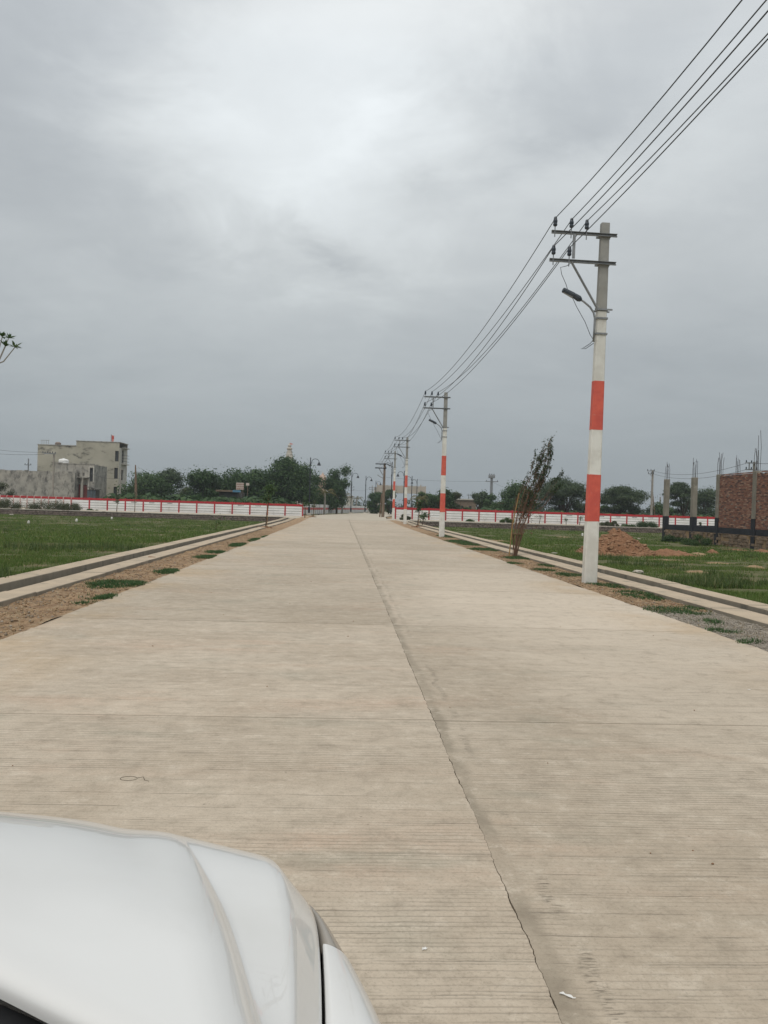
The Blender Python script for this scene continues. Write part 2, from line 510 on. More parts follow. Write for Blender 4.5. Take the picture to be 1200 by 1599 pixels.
M['fence_white'] = pmat('fence_white_wash', (.79, .80, .79), (.70, .705, .69), .9, .8, .3, 30, c3=(.46, .45, .41), s3=1.8, streak=(1, 1, .5), t3=(.6, .8))
M['fence_red'] = pmat('fence_red_paint', (.44, .030, .038), (.36, .026, .032), 1.5, .7, .2, 20, c3=(.30, .04, .04), s3=4)
M['fence_pink'] = pmat('faded_pink_paint', (.56, .40, .37), (.48, .33, .31), 2, .8)
M['faded_red'] = pmat('faded_red_band', (.62, .12, .11), (.64, .20, .18), 1.3, .8)
M['stencil'] = pmat('smudged_stencil', (.16, .16, .17), (.30, .30, .30), 14, .8)
M['dark_iron'] = pmat('dark_painted_iron', (.018, .022, .028), (.03, .035, .04), 4, .45)
M['rubble'] = pmat('rubble_stone', (.25, .20, .17), (.15, .12, .105), 2.3, .95, .7, 18, c3=(.24, .20, .17), s3=3)
M['mortar'] = pmat('rubble_mortar', (.15, .125, .105), (.20, .17, .14), 3, .95, .6, 18)
M['cap'] = pmat('pale_cement_cap', (.55, .50, .43), (.46, .42, .36), 1.2, .85, .2, 20)
M['olive'] = pmat('olive_grey_plaster', (.455, .425, .345), (.375, .35, .28), .35, .92, .3, 9, c3=(.12, .115, .10), s3=.85, streak=(.6, .6, 1.2), t3=(.52, .70))
M['stained'] = pmat('rain_stained_plaster', (.42, .395, .345), (.28, .268, .238), 1.1, .92, .3, 8, c3=(.14, .135, .125), s3=1.7, streak=(1.2, 1.2, .6), t3=(.46, .68))
M['pale_wall'] = pmat('pale_plaster', (.55, .53, .47), (.47, .45, .40), .5, .9, c3=(.30, .28, .24), s3=1.2, streak=(1.5, 1.5, .3), t3=(.58, .76))
M['door_red'] = pmat('faded_red_door', (.20, .055, .045), (.15, .042, .036), 2, .7, .2, 15)
M['shed'] = pmat('blue_grey_sheet', (.10, .125, .14), (.075, .095, .11), 3, .6)
M['glass'] = pmat('dark_window', (.035, .04, .045), (.05, .055, .06), 1.5, .25, spec=.5)
M['frame'] = pmat('window_frame', (.10, .095, .085), None, 3, .7)
M['tank'] = pmat('white_tank_plastic', (.82, .82, .80), (.76, .76, .74), 2, .5)
M['flag'] = pmat('red_flag_cloth', (.55, .07, .05), (.70, .40, .36), 2.2, .8)
M['wood'] = pmat('weathered_wood', (.15, .10, .065), (.21, .15, .10), 4, .9, .4, 20)
M['pale_pole'] = pmat('pale_grey_pole', (.33, .31, .27), (.26, .245, .215), 2, .85)
M['bitumen'] = pmat('black_bitumen_paint', (.014, .016, .021), (.026, .029, .036), 2.5, .6, .2, 20)
M['column'] = pmat('raw_column_concrete', (.27, .245, .20), (.21, .19, .155), 1.3, .92, .4, 14, c3=(.33, .305, .255), s3=2.2, streak=(1, 1, .5))
M['mortar_bed'] = pmat('brick_mortar', (.24, .20, .17), (.30, .26, .22), 5, .95, .4, 20)
M['rebar'] = pmat('rusty_rebar', (.05, .045, .048), (.075, .058, .05), 9, .8)
M['bark'] = pmat('brown_bark', (.105, .075, .05), (.07, .052, .036), 5, .95, .8, 25)
M['red_bark'] = pmat('reddish_twig', (.22, .125, .085), (.15, .088, .06), 6, .9)
M['bamboo'] = pmat('dry_bamboo', (.36, .22, .085), (.26, .16, .065), 5, .7)
M['temple'] = pmat('temple_stone', (.52, .48, .42), (.45, .41, .36), 1.2, .9, c3=(.38, .33, .28), s3=2)
M['terracotta'] = pmat('terracotta_paint', (.46, .31, .24), (.52, .40, .33), 1.2, .9)
M['board_white'] = pmat('faded_board', (.55, .48, .42), (.48, .40, .35), 1.5, .8)
M['board_band'] = pmat('brown_board_band', (.24, .13, .09), (.33, .20, .15), 2, .8)
M['blue_sheet'] = pmat('blue_tarpaulin', (.10, .26, .38), (.08, .20, .30), 2, .6)
M['pavilion'] = pmat('beige_concrete', (.46, .41, .35), (.40, .355, .30), .6, .9, c3=(.32, .28, .24), s3=1.2, streak=(1, 1, .3))
M['red_house'] = pmat('red_wash', (.36, .10, .075), (.30, .09, .07), 1, .9)
M['litter'] = pmat('white_paper', (.78, .77, .74), (.66, .65, .62), 9, .8)
M['leaf_dark'] = leafmat('dark_mango_leaf', (.024, .056, .020), (.060, .112, .038), (.115, .175, .06))
M['leaf_mid'] = leafmat('mid_green_leaf', (.036, .076, .026), (.078, .135, .046), (.13, .19, .07))
M['leaf_acacia'] = leafmat('acacia_leaf', (.042, .070, .036), (.084, .122, .060), (.135, .17, .09))
M['leaf_bright'] = leafmat('bright_leaf', (.045, .085, .022), (.09, .15, .04), (.13, .19, .06))
M['leaf_dull'] = leafmat('dusty_leaf', (.055, .070, .032), (.100, .118, .056), (.15, .15, .085))
M['leaf_wind'] = leafmat('dark_narrow_leaf', (.028, .048, .022), (.060, .092, .040), (.11, .12, .06))
M['frond'] = leafmat('yellowing_frond', (.11, .10, .035), (.17, .14, .055), (.09, .11, .04))
M['woods'] = leafmat('distant_leaf', (.035, .055, .030), (.055, .08, .04))
M['grass'] = leafmat('short_field_grass', (.066, .115, .022), (.118, .188, .038), (.25, .235, .10), transl=.3, rough=.6)
M['weed'] = leafmat('creeping_weed', (.035, .080, .026), (.062, .125, .038), (.10, .15, .06), transl=.25)
M['tyre'] = pmat('tyre_rubber', (.02, .02, .02), None, 4, .8)
M['rim'] = pmat('alloy_rim', (.45, .45, .46), None, 4, .3, metallic=.8)
M['trim'] = pmat('black_plastic_trim', (.012, .013, .015), (.02, .021, .023), 6, .45)
M['gap_shade'] = pmat('black_gap_shade', (.012, .012, .012), None, 5, .9)  # black that stands in for the shade inside the bonnet gaps


def car_paint():
    ma = bpy.data.materials.new('white_car_paint'); ma.use_nodes = True
    N = NT(ma.node_tree); bs = N.n['Principled BSDF']
    P = N.new('ShaderNodeNewGeometry').outputs['Position']
    col = N.mix(N.smooth(N.noise(P, 2.2, 5, .6), .4, .75), (.70, .70, .685), (.64, .635, .61))   # thin film of road dust
    N.put(bs.inputs['Base Color'], col)
    bs.inputs['Roughness'].default_value = .30
    bs.inputs['Specular IOR Level'].default_value = .4
    bs.inputs['Coat Weight'].default_value = .9
    bs.inputs['Coat Roughness'].default_value = .012
    bs.inputs['Coat IOR'].default_value = 1.62
    return ma


M['paint'] = car_paint()


def glass_mat(name, tint, rough=.02):
    ma = bpy.data.materials.new(name); ma.use_nodes = True
    bs = ma.node_tree.nodes['Principled BSDF']
    bs.inputs['Base Color'].default_value = tint + (1,)
    bs.inputs['Roughness'].default_value = rough
    bs.inputs['Specular IOR Level'].default_value = .6
    return ma


M['car_glass'] = glass_mat('tinted_car_glass', (.015, .02, .025))
M['headlight'] = glass_mat('headlight_lens', (.30, .27, .23), .12)


def brick_mat():
    ma = bpy.data.materials.new('fired_brick'); ma.use_nodes = True
    N = NT(ma.node_tree); bs = N.n['Principled BSDF']
    g = N.new('ShaderNodeNewGeometry')
    col = N.ramp(g.outputs['Random Per Island'], [(0, (.09, .05, .042)), (.3, (.21, .092, .062)), (.75, (.29, .132, .085)), (1, (.38, .23, .16))])
    N.put(bs.inputs['Base Color'], col); bs.inputs['Roughness'].default_value = .9
    return ma


M['brick'] = brick_mat()
#PART2


# ================================================================== SETTING
def sstep(a, b, x):
    t = np.clip((np.asarray(x, float) - a) / (b - a), 0, 1)
    return t * t * (3 - 2 * t)


def rz(y):                                     # level of the road surface
    return float(.10 * sstep(58, 76, y))


def gz(x, y):                                  # level of the fields
    x = np.asarray(x, float); y = np.asarray(y, float)
    z = .06 - .40 * sstep(8, 58, y) + .07 * (fbm(x * .35, y * .35, 3, 4) - .5) + .03 * (vnoise(x * 1.7, y * 1.7, 9) - .5)
    near = sstep(1.4, 0.2, np.minimum(np.abs(x + 5.45), np.abs(x - 6.7)))
    z = z + near * .0
    far = sstep(76.5, 92, y)
    return z * (1 - far) + (-.02 + .1 * (fbm(x * .05, y * .05, 5, 3) - .5)) * far


def ground_sheet():
    xs = np.concatenate([[-3500, -1500, -700, -350, -200, -130, -95], np.arange(-75, -20, 1.5), np.arange(-20, -5.6, .5), [-5.49],
                         [-5.42, 6.64], [6.70], np.arange(7, 26, .5), np.arange(26, 82, 1.5), [100, 140, 210, 360, 720, 1500, 3500]])
    ys = np.concatenate([[-700, -200, -60, -25], np.arange(-12, 5, 1.0), np.arange(5, 40, .45), np.arange(40, 76, .9), [76.3, 76.6, 78, 84, 90, 93, 100, 115, 140, 180, 240, 330, 460, 700, 1200, 2200, 4000]])
    X, Y = np.meshgrid(xs, ys)
    Z = gz(X, Y)
    Z = np.where((X > -5.45) & (X < 6.67) & (Y < 330), -.45, Z)
    Z = np.where((Y > 76.2) & (Y < 330) & (np.abs(X) < 80), np.minimum(Z, -.12), Z)
    V = np.stack([X, Y, Z], -1).reshape(-1, 3)
    nx, ny = len(xs), len(ys)
    i = np.arange(nx - 1)[None] + np.arange(ny - 1)[:, None] * nx
    Fq = np.stack([i, i + 1, i + nx + 1, i + nx], -1).reshape(-1, 4)
    return struct(mk_np('ground', V, Fq, M['field'], smooth=True))


ground_sheet()


# --- the road: two lanes of cast slabs, a real gap at every joint
road = struct(empty('road'))


def jwob(y):
    return .006 * mnoise.noise((y * 1.3, 3.1, 0)) + .005 * mnoise.noise((y * 8.5, 7.7, 0)) + .006 * mnoise.noise((y * 24, 1.7, 0)) + .004 * mnoise.noise((y * 55, 4.7, 0))


def jgap(y):
    g = .0009 + .0035 * max(0, mnoise.noise((y * 1.9, 11.3, 0)) + .2) + .006 * max(0, mnoise.noise((y * 9, 5.3, 0)) - .1)
    return g


def make_slab(x0, x1, y0, y1, side, k):
    near = y0 < 13
    n = int((y1 - y0) / (.012 if near and y1 > 1 and y0 < 6 else .03 if near and y1 > 1 else .6)) + 1
    ys = np.linspace(y0 + .0075, y1 - .0075, n)
    v, f = [], []
    dz = .0015 * mnoise.noise((k * 3.3, x0, 0))
    L, R = [], []
    for y in ys:
        a, b = x0, x1
        chip = .012 * max(0, mnoise.noise((y * 3, x1 * 3, 2)) - .2)
        if side == 'L':
            b = JX + jwob(y) - (jgap(y) if y < 45 else .006); a = x0 + chip * 1.2
        else:
            a = JX + jwob(y) + (jgap(y) * .6 if y < 45 else .004); b = x1 - chip * 1.2
        z = rz(y) + dz
        L.append(len(v)); v += [(a, y, z), (a, y, z - .14)]
        R.append(len(v)); v += [(b, y, z), (b, y, z - .14)]
    for i in range(n - 1):
        f.append((L[i], R[i], R[i + 1], L[i + 1]))
        f.append((L[i] + 1, L[i], L[i + 1], L[i + 1] + 1))
        f.append((R[i], R[i] + 1, R[i + 1] + 1, R[i + 1]))
    f.append((L[0], L[0] + 1, R[0] + 1, R[0]))
    f.append((L[-1] + 1, L[-1], R[-1], R[-1] + 1))
    mk('slab', v, f, M['road_l' if side == 'L' else 'road_r'], road)


J0, JS = 5.24, 4.21
k = -4
while J0 + k * JS < 76:
    y0, y1 = J0 + k * JS, min(J0 + (k + 1) * JS, 76.4)
    make_slab(XL, JX, y0, y1, 'L', k)
    off = .02
    make_slab(JX, XR, y0 - off, min(y1 - off, 76.4), 'R', k + 50)
    k += 1
mb = MB(); mb.add([(XL + .05, -12, -.05), (XR - .05, -12, -.05), (XR - .05, 58, -.05), (XL + .05, 58, -.05)], [(0, 1, 2, 3)])
mb.build('joint_bed', M['joint'], road)
# the small looped scratch somebody left in the fresh concrete
c = gp(205, 1216)
sp = []
for i in range(30):
    w = i / 29 * 2 * PI * 1.12 + .5
    sp.append((c.x - .012 + .043 * math.cos(w) + (.0 if i < 26 else (i - 25) * .014), c.y + .030 * math.sin(w) * (1 if i < 26 else .9), .001))
sp += [(c.x + .075, c.y - .022, .001), (c.x + .10, c.y - .035, .001)]
M['scratch'] = pmat('scratched_line', (.17, .145, .11), None, 9, .9)
MB().tube(sp, .0021, 4).build('scratch_mark', M['scratch'], road)

# --- junction, cross road, road beyond the junction
CL = [(.6, 90), (1.4, 107), (6.9, 147), (10.0, 164), (14.6, 196), (23, 246), (36, 320)]


def clx(y):
    return float(np.interp(y, [p[1] for p in CL], [p[0] for p in CL]))


yy = np.concatenate([np.arange(76.4, 150, 4), np.arange(150, 321, 10)])
v, f = [], []
for y in yy:
    hw = 4.6 + 4.2 * float(sstep(98, 80, y)) * 0
    a, b = clx(y) - hw, clx(y) + hw
    w = float(sstep(76.4, 92, y))
    a = XL * (1 - w) + a * w; b = XR * (1 - w) + b * w
    v += [(a, y, .101), (b, y, .101)]
f = [(2 * i, 2 * i + 1, 2 * i + 3, 2 * i + 2) for i in range(len(yy) - 1)]
struct(mk('road_beyond_junction', v, f, M['crossroad']))
mb = MB(); mb.box(-75, 90, 76.42, 91.2, -.3, .094)
struct(mb.build('cross_road', M['crossroad']))
mb = MB(); mb.box(-75, clx(100) - 5, 91.2, 104, -.3, .03); mb.box(clx(96) + 5.2, 90, 91.2, 130, -.3, .02)
struct(mb.build('roadside_earth', M['bare']))


# --- verges: bumpy dry soil strips between the slabs and the drains
def verge(x0, x1, y0, y1, name, mat, seed, zb=-.005, amp=.07):
    xs = np.linspace(x0, x1, 9)
    ys = np.concatenate([np.arange(y0, min(26, y1), .09), np.arange(max(26, y0), y1, .5), [y1]]) if y1 > 26 else np.arange(y0, y1 + .09, .09)
    X, Y = np.meshgrid(xs, ys)
    u = (X - x0) / (x1 - x0)
    Z = zb + amp * (fbm(X * 2.2, Y * 2.2, seed, 5) - .45) + .018 * (fbm(X * 11, Y * 11, seed + 5, 3) - .5)
    Z = Z + np.array([[rz(q)] for q in ys])
    lip = x1 if x0 < 0 else x0
    V = np.stack([X, Y, Z], -1).reshape(-1, 3)
    nx, ny = len(xs), len(ys)
    i = np.arange(nx - 1)[None] + np.arange(ny - 1)[:, None] * nx
    return struct(mk_np(name, V, np.stack([i, i + 1, i + nx + 1, i + nx], -1).reshape(-1, 4), mat, smooth=True))


def vz(x, y):
    x = np.asarray(x, float); y = np.asarray(y, float)

    def f(seed, zb, amp): return zb + amp * (fbm(x * 2.2, y * 2.2, seed, 5) - .45) + .018 * (fbm(x * 11, y * 11, seed + 5, 3) - .5)
    return np.where(x < 0, f(21, -.005, .07), np.where(y < 11.42, f(23, -.003, .06), f(22, -.005, .07)))


verge(-4.45, XL + .02, -8, 88, 'verge', M['soil'], 21)
verge(XR - .02, 5.70, 11.4, 84, 'verge', M['soil'], 22)
verge(XR - .02, 5.70, -8, 11.45, 'gravel_verge', M['gravel'], 23, -.003, .06)


# --- roadside drains: two cast walls and a bed, each wall cast in lengths
def drain(name, label, ins, ine, outs, oute, zin, zout, y1):
    t = thing(name, label, 'drain')
    rng = random.Random(int(abs(ins) * 100))
    Lc = 3.25

    def sec(a, b, zt):
        m_ = MB(); m_.box(min(a, b), max(a, b), .006, Lc - .006, -.40, zt)
        # sides get a darker copy of the concrete, their shade painted in
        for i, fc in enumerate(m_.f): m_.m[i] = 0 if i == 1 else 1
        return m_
    pin = sec(ins, ine, zin).build('wall_section', [M['kerb'], M['kerb_shade']], t, bevel=.008)
    pout = sec(outs, oute, zout).build('wall_section', [M['kerb'], M['kerb_shade']], t, bevel=.008)
    y = -8.0; first = True
    while y < y1 - Lc:
        for src in (pin, pout):
            o = src if first else src.copy()
            if not first: COL.objects.link(o); o.parent = t
            o.location = (rng.uniform(-.010, .010), y, rng.uniform(-.009, .009) + rz(y)); o.rotation_euler = (0, 0, rng.uniform(-.003, .003))
        first = False
        y += Lc
    m_ = MB(); m_.box(min(ine, outs), max(ine, outs), -8, y1, -.40, -.27)
    m_.build('drain_bed', M['kerb_shade'], t)
    return t


drain('roadside_drain', 'concrete lined open drain running along the left verge beside the grass field', -4.43, -4.88, -5.07, -5.47, .06, .12, 74.5)
drain('roadside_drain', 'concrete lined open drain running behind the painted poles on the right verge', 5.68, 6.17, 6.29, 6.68, .06, .12, 74.5)


# --- rubble retaining walls under the cross road
def retaining(label, x0, x1):
    t = thing('retaining_wall', label, 'wall', (0, 76.2, 0))
    t_y = 0
    m_ = MB(); m_.box(x0, x1, 0, .2, -.6, .14)
    m_.build('wall_core', M['mortar'], t)
    rng = random.Random(int(x1 * 10))
    s = MB()
    x = x0
    z = -.45
    row = 0
    while z < .12:
        h = rng.uniform(.15, .21)
        x = x0 + rng.uniform(0, .2)
        while x < x1 - .3:
            w = rng.uniform(.2, .48)
            hh = min(h, .137 - z) * rng.uniform(.82, .98)
            d = rng.uniform(.03, .11)
            cx, cz = x + w / 2, z + h / 2
            q = []
            for sx, sz, sy in [(-1, -1, 0), (1, -1, 0), (1, 1, 0), (-1, 1, 0), (-.72, -.7, 1), (.72, -.7, 1), (.72, .7, 1), (-.72, .7, 1)]:
                q.append((cx + sx * w * .48 + rng.uniform(-.02, .02), -d * sy - .002, cz + sz * hh * .49 + rng.uniform(-.012, .012)))
            s.add(q, [(4, 5, 6, 7), (0, 1, 5, 4), (1, 2, 6, 5), (2, 3, 7, 6), (3, 0, 4, 7)])
            x += w + .015
        z += h + .01
    o = s.build('rubble_stones', M['rubble'], t); o['kind'] = 'stuff'
    L = 3.0; x = x0
    while x < x1 - .5:
        w = min(L, x1 - x)
        c_ = MB(); c_.box(x + .006, x + w - .006, -.10, .32, .143, .215 + rng.uniform(-.006, .006))
        c_.build('cap_section', M['cap'], t)
        x += w
    return t


retaining('rubble retaining wall with pale cap behind the left grass field', -52.0, -5.55)
retaining('rubble retaining wall with pale cap behind the right grass field', 6.75, 56.0)


# ================================================================== FENCES
def fence_bays(parent, pts_bays, pmat_, coping_h=.24, hgt=1.44, zb=.04, protos=None, seed=1):
    """bays given as (start, end) points; each bay: post, four planks, coping; alike pieces share meshes"""
    rng = random.Random(seed)
    n_pl = 4
    ph = (hgt - coping_h - .02) / n_pl
    for bi, (a, b) in enumerate(pts_bays):
        a = Vector(a); b = Vector(b)
        d = b - a; L = d.length; ang = math.atan2(d.y, d.x)
        key = (round(L, 2),)
        if key not in protos:
            pr = {}
            for q in range(3):
                m_ = MB(); x0, x1 = .075, L - .075
                # a plank with a slightly hollowed, uneven top edge
                m_.add([(x0, -.025, .022), (x1, -.025, .022), (x1, .025, .022), (x0, .025, .022),
                        (x0, -.025, ph - .012 - .006 * q), (x1, -.025, ph - .018 + .006 * q), (x1, .025, ph - .018 + .006 * q), (x0, .025, ph - .012 - .006 * q)],
                       [(3, 2, 1, 0), (4, 5, 6, 7), (0, 1, 5, 4), (1, 2, 6, 5), (2, 3, 7, 6), (3, 0, 4, 7)])
                pr[q] = m_
            protos[key] = {q: None for q in range(3)}
            protos[key]['mb'] = pr
        P = protos[key]
        for k in range(n_pl):
            q = rng.randrange(3)
            if P[q] is None:
                o = P['mb'][q].build('plank', M['fence_white'], parent); P[q] = o
            else:
                o = P[q].copy(); COL.objects.link(o); o.parent = parent
            o.location = (a.x, a.y + rng.uniform(-.012, .012), zb + k * ph)
            o.rotation_euler = (rng.uniform(-.02, .02), 0, ang)
        # coping with a chipped top edge
        m_ = MB(); x0, x1 = .075, L - .075; ns = 12
        vs_, fs_ = [], []
        for i in range(ns + 1):
            x = x0 + (x1 - x0) * i / ns
            h = coping_h + (.03 if i % 2 else -.012) * rng.uniform(.4, 1.2)
            vs_ += [(x, -.04, .005), (x, .04, .005), (x, -.04, h), (x, .04, h)]
        for i in range(ns):
            q = i * 4
            fs_ += [(q, q + 4, q + 6, q + 2), (q + 2, q + 6, q + 7, q + 3), (q + 3, q + 7, q + 5, q + 1), (q + 1, q + 5, q + 4, q)]
        fs_ += [(0, 2, 3, 1), (ns * 4, ns * 4 + 1, ns * 4 + 3, ns * 4 + 2)]
        o = mk('coping', vs_, fs_, M['fence_red'], parent)
        o.location = (a.x, a.y, zb + n_pl * ph + .01); o.rotation_euler = (0, 0, ang)
        if rng.random() < .55 and L > 1.5:
            # a smudged illegible stencil under the coping
            m_ = MB(); x = L * .32
            while x < L * .62:
                w = rng.uniform(.04, .11)
                m_.box(x, x + w, -.031, -.0285, ph - .12 - rng.uniform(0, .03), ph - .05)
                x += w + rng.uniform(.01, .04)
            o = m_.build('stencil_smudge', M['stencil'], parent)
            o.location = (a.x, a.y - .012, zb + 3 * ph); o.rotation_euler = (0, 0, ang)
        post(parent, a, ang, pmat_, hgt, zb)
    a, b = pts_bays[-1]
    post(parent, Vector(b), ang, pmat_, hgt, zb)


POSTS = {}


def post(parent, p, ang, pm, hgt, zb):
    k_ = pm.name
    if k_ not in POSTS:
        m_ = MB(); m_.box(-.075, .075, -.075, .075, -.4, hgt + .02)
        # a four-sided weathered cap
        m_.add([(-.085, -.085, hgt + .02), (.085, -.085, hgt + .02), (.085, .085, hgt + .02), (-.085, .085, hgt + .02), (0, 0, hgt + .075)],
               [(0, 1, 4), (1, 2, 4), (2, 3, 4), (3, 0, 4), (3, 2, 1, 0)])
        o = m_.build('post', pm, parent); POSTS[k_] = o
    else:
        o = POSTS[k_].copy(); COL.objects.link(o); o.parent = parent
    o.location = (p.x, p.y, zb); o.rotation_euler = (0, 0, ang)


FY = 92.0
prot = {}
xe = at(473, 795, FY).x
xc = at(112, 780, FY).x
nb = int(round((xe - xc) / 2.02))
st = (xe - xc) / nb
bays = [((xc + i * st, FY, 0), (xc + (i + 1) * st, FY, 0)) for i in range(nb)]
fl = thing('boundary_fence', 'white plank boundary fence with red posts and red coping left of the road', 'fence')
fence_bays(fl, bays, M['fence_red'], protos=prot, seed=4)
dv = Vector((-.80, .60, 0)) * 1.5
b0 = Vector((xc, FY, 0))
bays = [(tuple(b0 + dv * (i + 1)), tuple(b0 + dv * i)) for i in reversed(range(17))]
fo = thing('boundary_fence', 'faded boundary fence stretch with pinkish posts angling away behind the left bushes', 'fence')
fence_bays(fo, bays, M['fence_pink'], protos=prot, seed=8)
xr0 = at(618, 797, FY).x
bays = [((xr0 + i * 2.02, FY, 0), (xr0 + (i + 1) * 2.02, FY, 0)) for i in range(24)]
fr = thing('boundary_fence', 'white plank boundary fence with red posts and red coping right of the road', 'fence')
fence_bays(fr, bays, M['fence_red'], protos=prot, seed=5)

# low white railing with a faded red band along the road beyond the junction
far = thing('railing', 'low pale railing with faded red band and dark posts along the far bend', 'railing')
ys_ = [103, 110, 117, 124, 131, 138, 145, 152, 159, 166, 173, 180, 187, 194]
pp = [Vector((clx(y) - 6.4 - (.8 if y < 110 else 0), y + 2, .1)) for y in ys_]
for a, b in zip(pp[:-1], pp[1:]):
    d = b - a; L = d.length; ang = math.atan2(d.y, d.x)
    for z0, z1, mt in ((.02, .64, 'fence_white'), (.66, .80, 'faded_red'), (.82, .96, 'faded_red'), (.98, 1.46, 'fence_white')):
        m_ = MB(); m_.box(.05, L - .05, -.04, .04, z0, z1)
        o = m_.build('panel', M[mt], far); o.location = a; o.rotation_euler = (0, 0, ang)
    for k in range(4):
        q = a + d * (k / 4) + Vector((.12, -.16, 0))
        m_ = MB(); m_.box(-.014, .014, -.014, .014, -.2, .9 if k else 1.45)
        o = m_.build('bar', M['dark_iron'], far); o.location = q; o.rotation_euler = (0, 0, ang)
for px, wd_ in ((576, 4), (583, 6)):
    g_ = at(px, 800, 176)
    t = thing('gate_pillar', 'squat pale gate pillar %s at the far end of the railing' % ('with narrow face' if wd_ == 4 else 'with broad face'), 'pillar', (g_.x, 176, .1), group=None)
    w = wd_ * 176 / 1200 / 2
    MB().box(-w, w, -w, w, -.2, 1.35).build('shaft', M['pale_wall'], t, bevel=.03)
    MB().box(-w - .08, w + .08, -w - .08, w + .08, 1.352, 1.5).build('cap', M['cap'], t, bevel=.03)
#PART3


# ================================================================== POWER POLES AND WIRES
PH = 7.5


def hw(z):
    return .138 - .052 * max(z, 0) / PH


def sect(m_, z0, z1, grow=0.0, mi=0, caps=True, wob=0.0):
    q = []
    for z in (z0, z1):
        a = hw(z) + grow; b = a * .78 + grow * .22
        ch = a * .16
        q += [(-a + ch, -b, z), (a - ch, -b, z), (a, -b + ch, z), (a, b - ch, z), (a - ch, b, z), (-a + ch, b, z), (-a, b - ch, z), (-a, -b + ch, z)]
    f_ = [(i, (i + 1) % 8, 8 + (i + 1) % 8, 8 + i) for i in range(8)]
    if caps: f_ += [tuple(range(7, -1, -1)), tuple(range(8, 16))]
    m_.add(q, f_, mi)


UP_INS = [(-1.08, 7.30), (-.74, 7.29), (-.42, 7.28)]
LO_INS = [(-1.09, 6.72), (-.76, 6.71)]


def insulator():
    m_ = MB()
    m_.lathe([(.012, .0), (.040, .015), (.047, .05), (.034, .07), (.044, .085), (.047, .12), (.036, .145), (.036, .165), (.030, .19), (.014, .205)], (0, 0, .05), 10)
    return m_


def channel(m_, x0, x1, y0, z0, h=.062, dep=.04):
    m_.box(x0, x1, y0, y0 + .007, z0, z0 + h)
    m_.box(x0, x1, y0 - dep, y0 - .001, z0 + h - .007, z0 + h)
    m_.box(x0, x1, y0 - dep, y0 - .001, z0, z0 + .007)


LEAN = .012


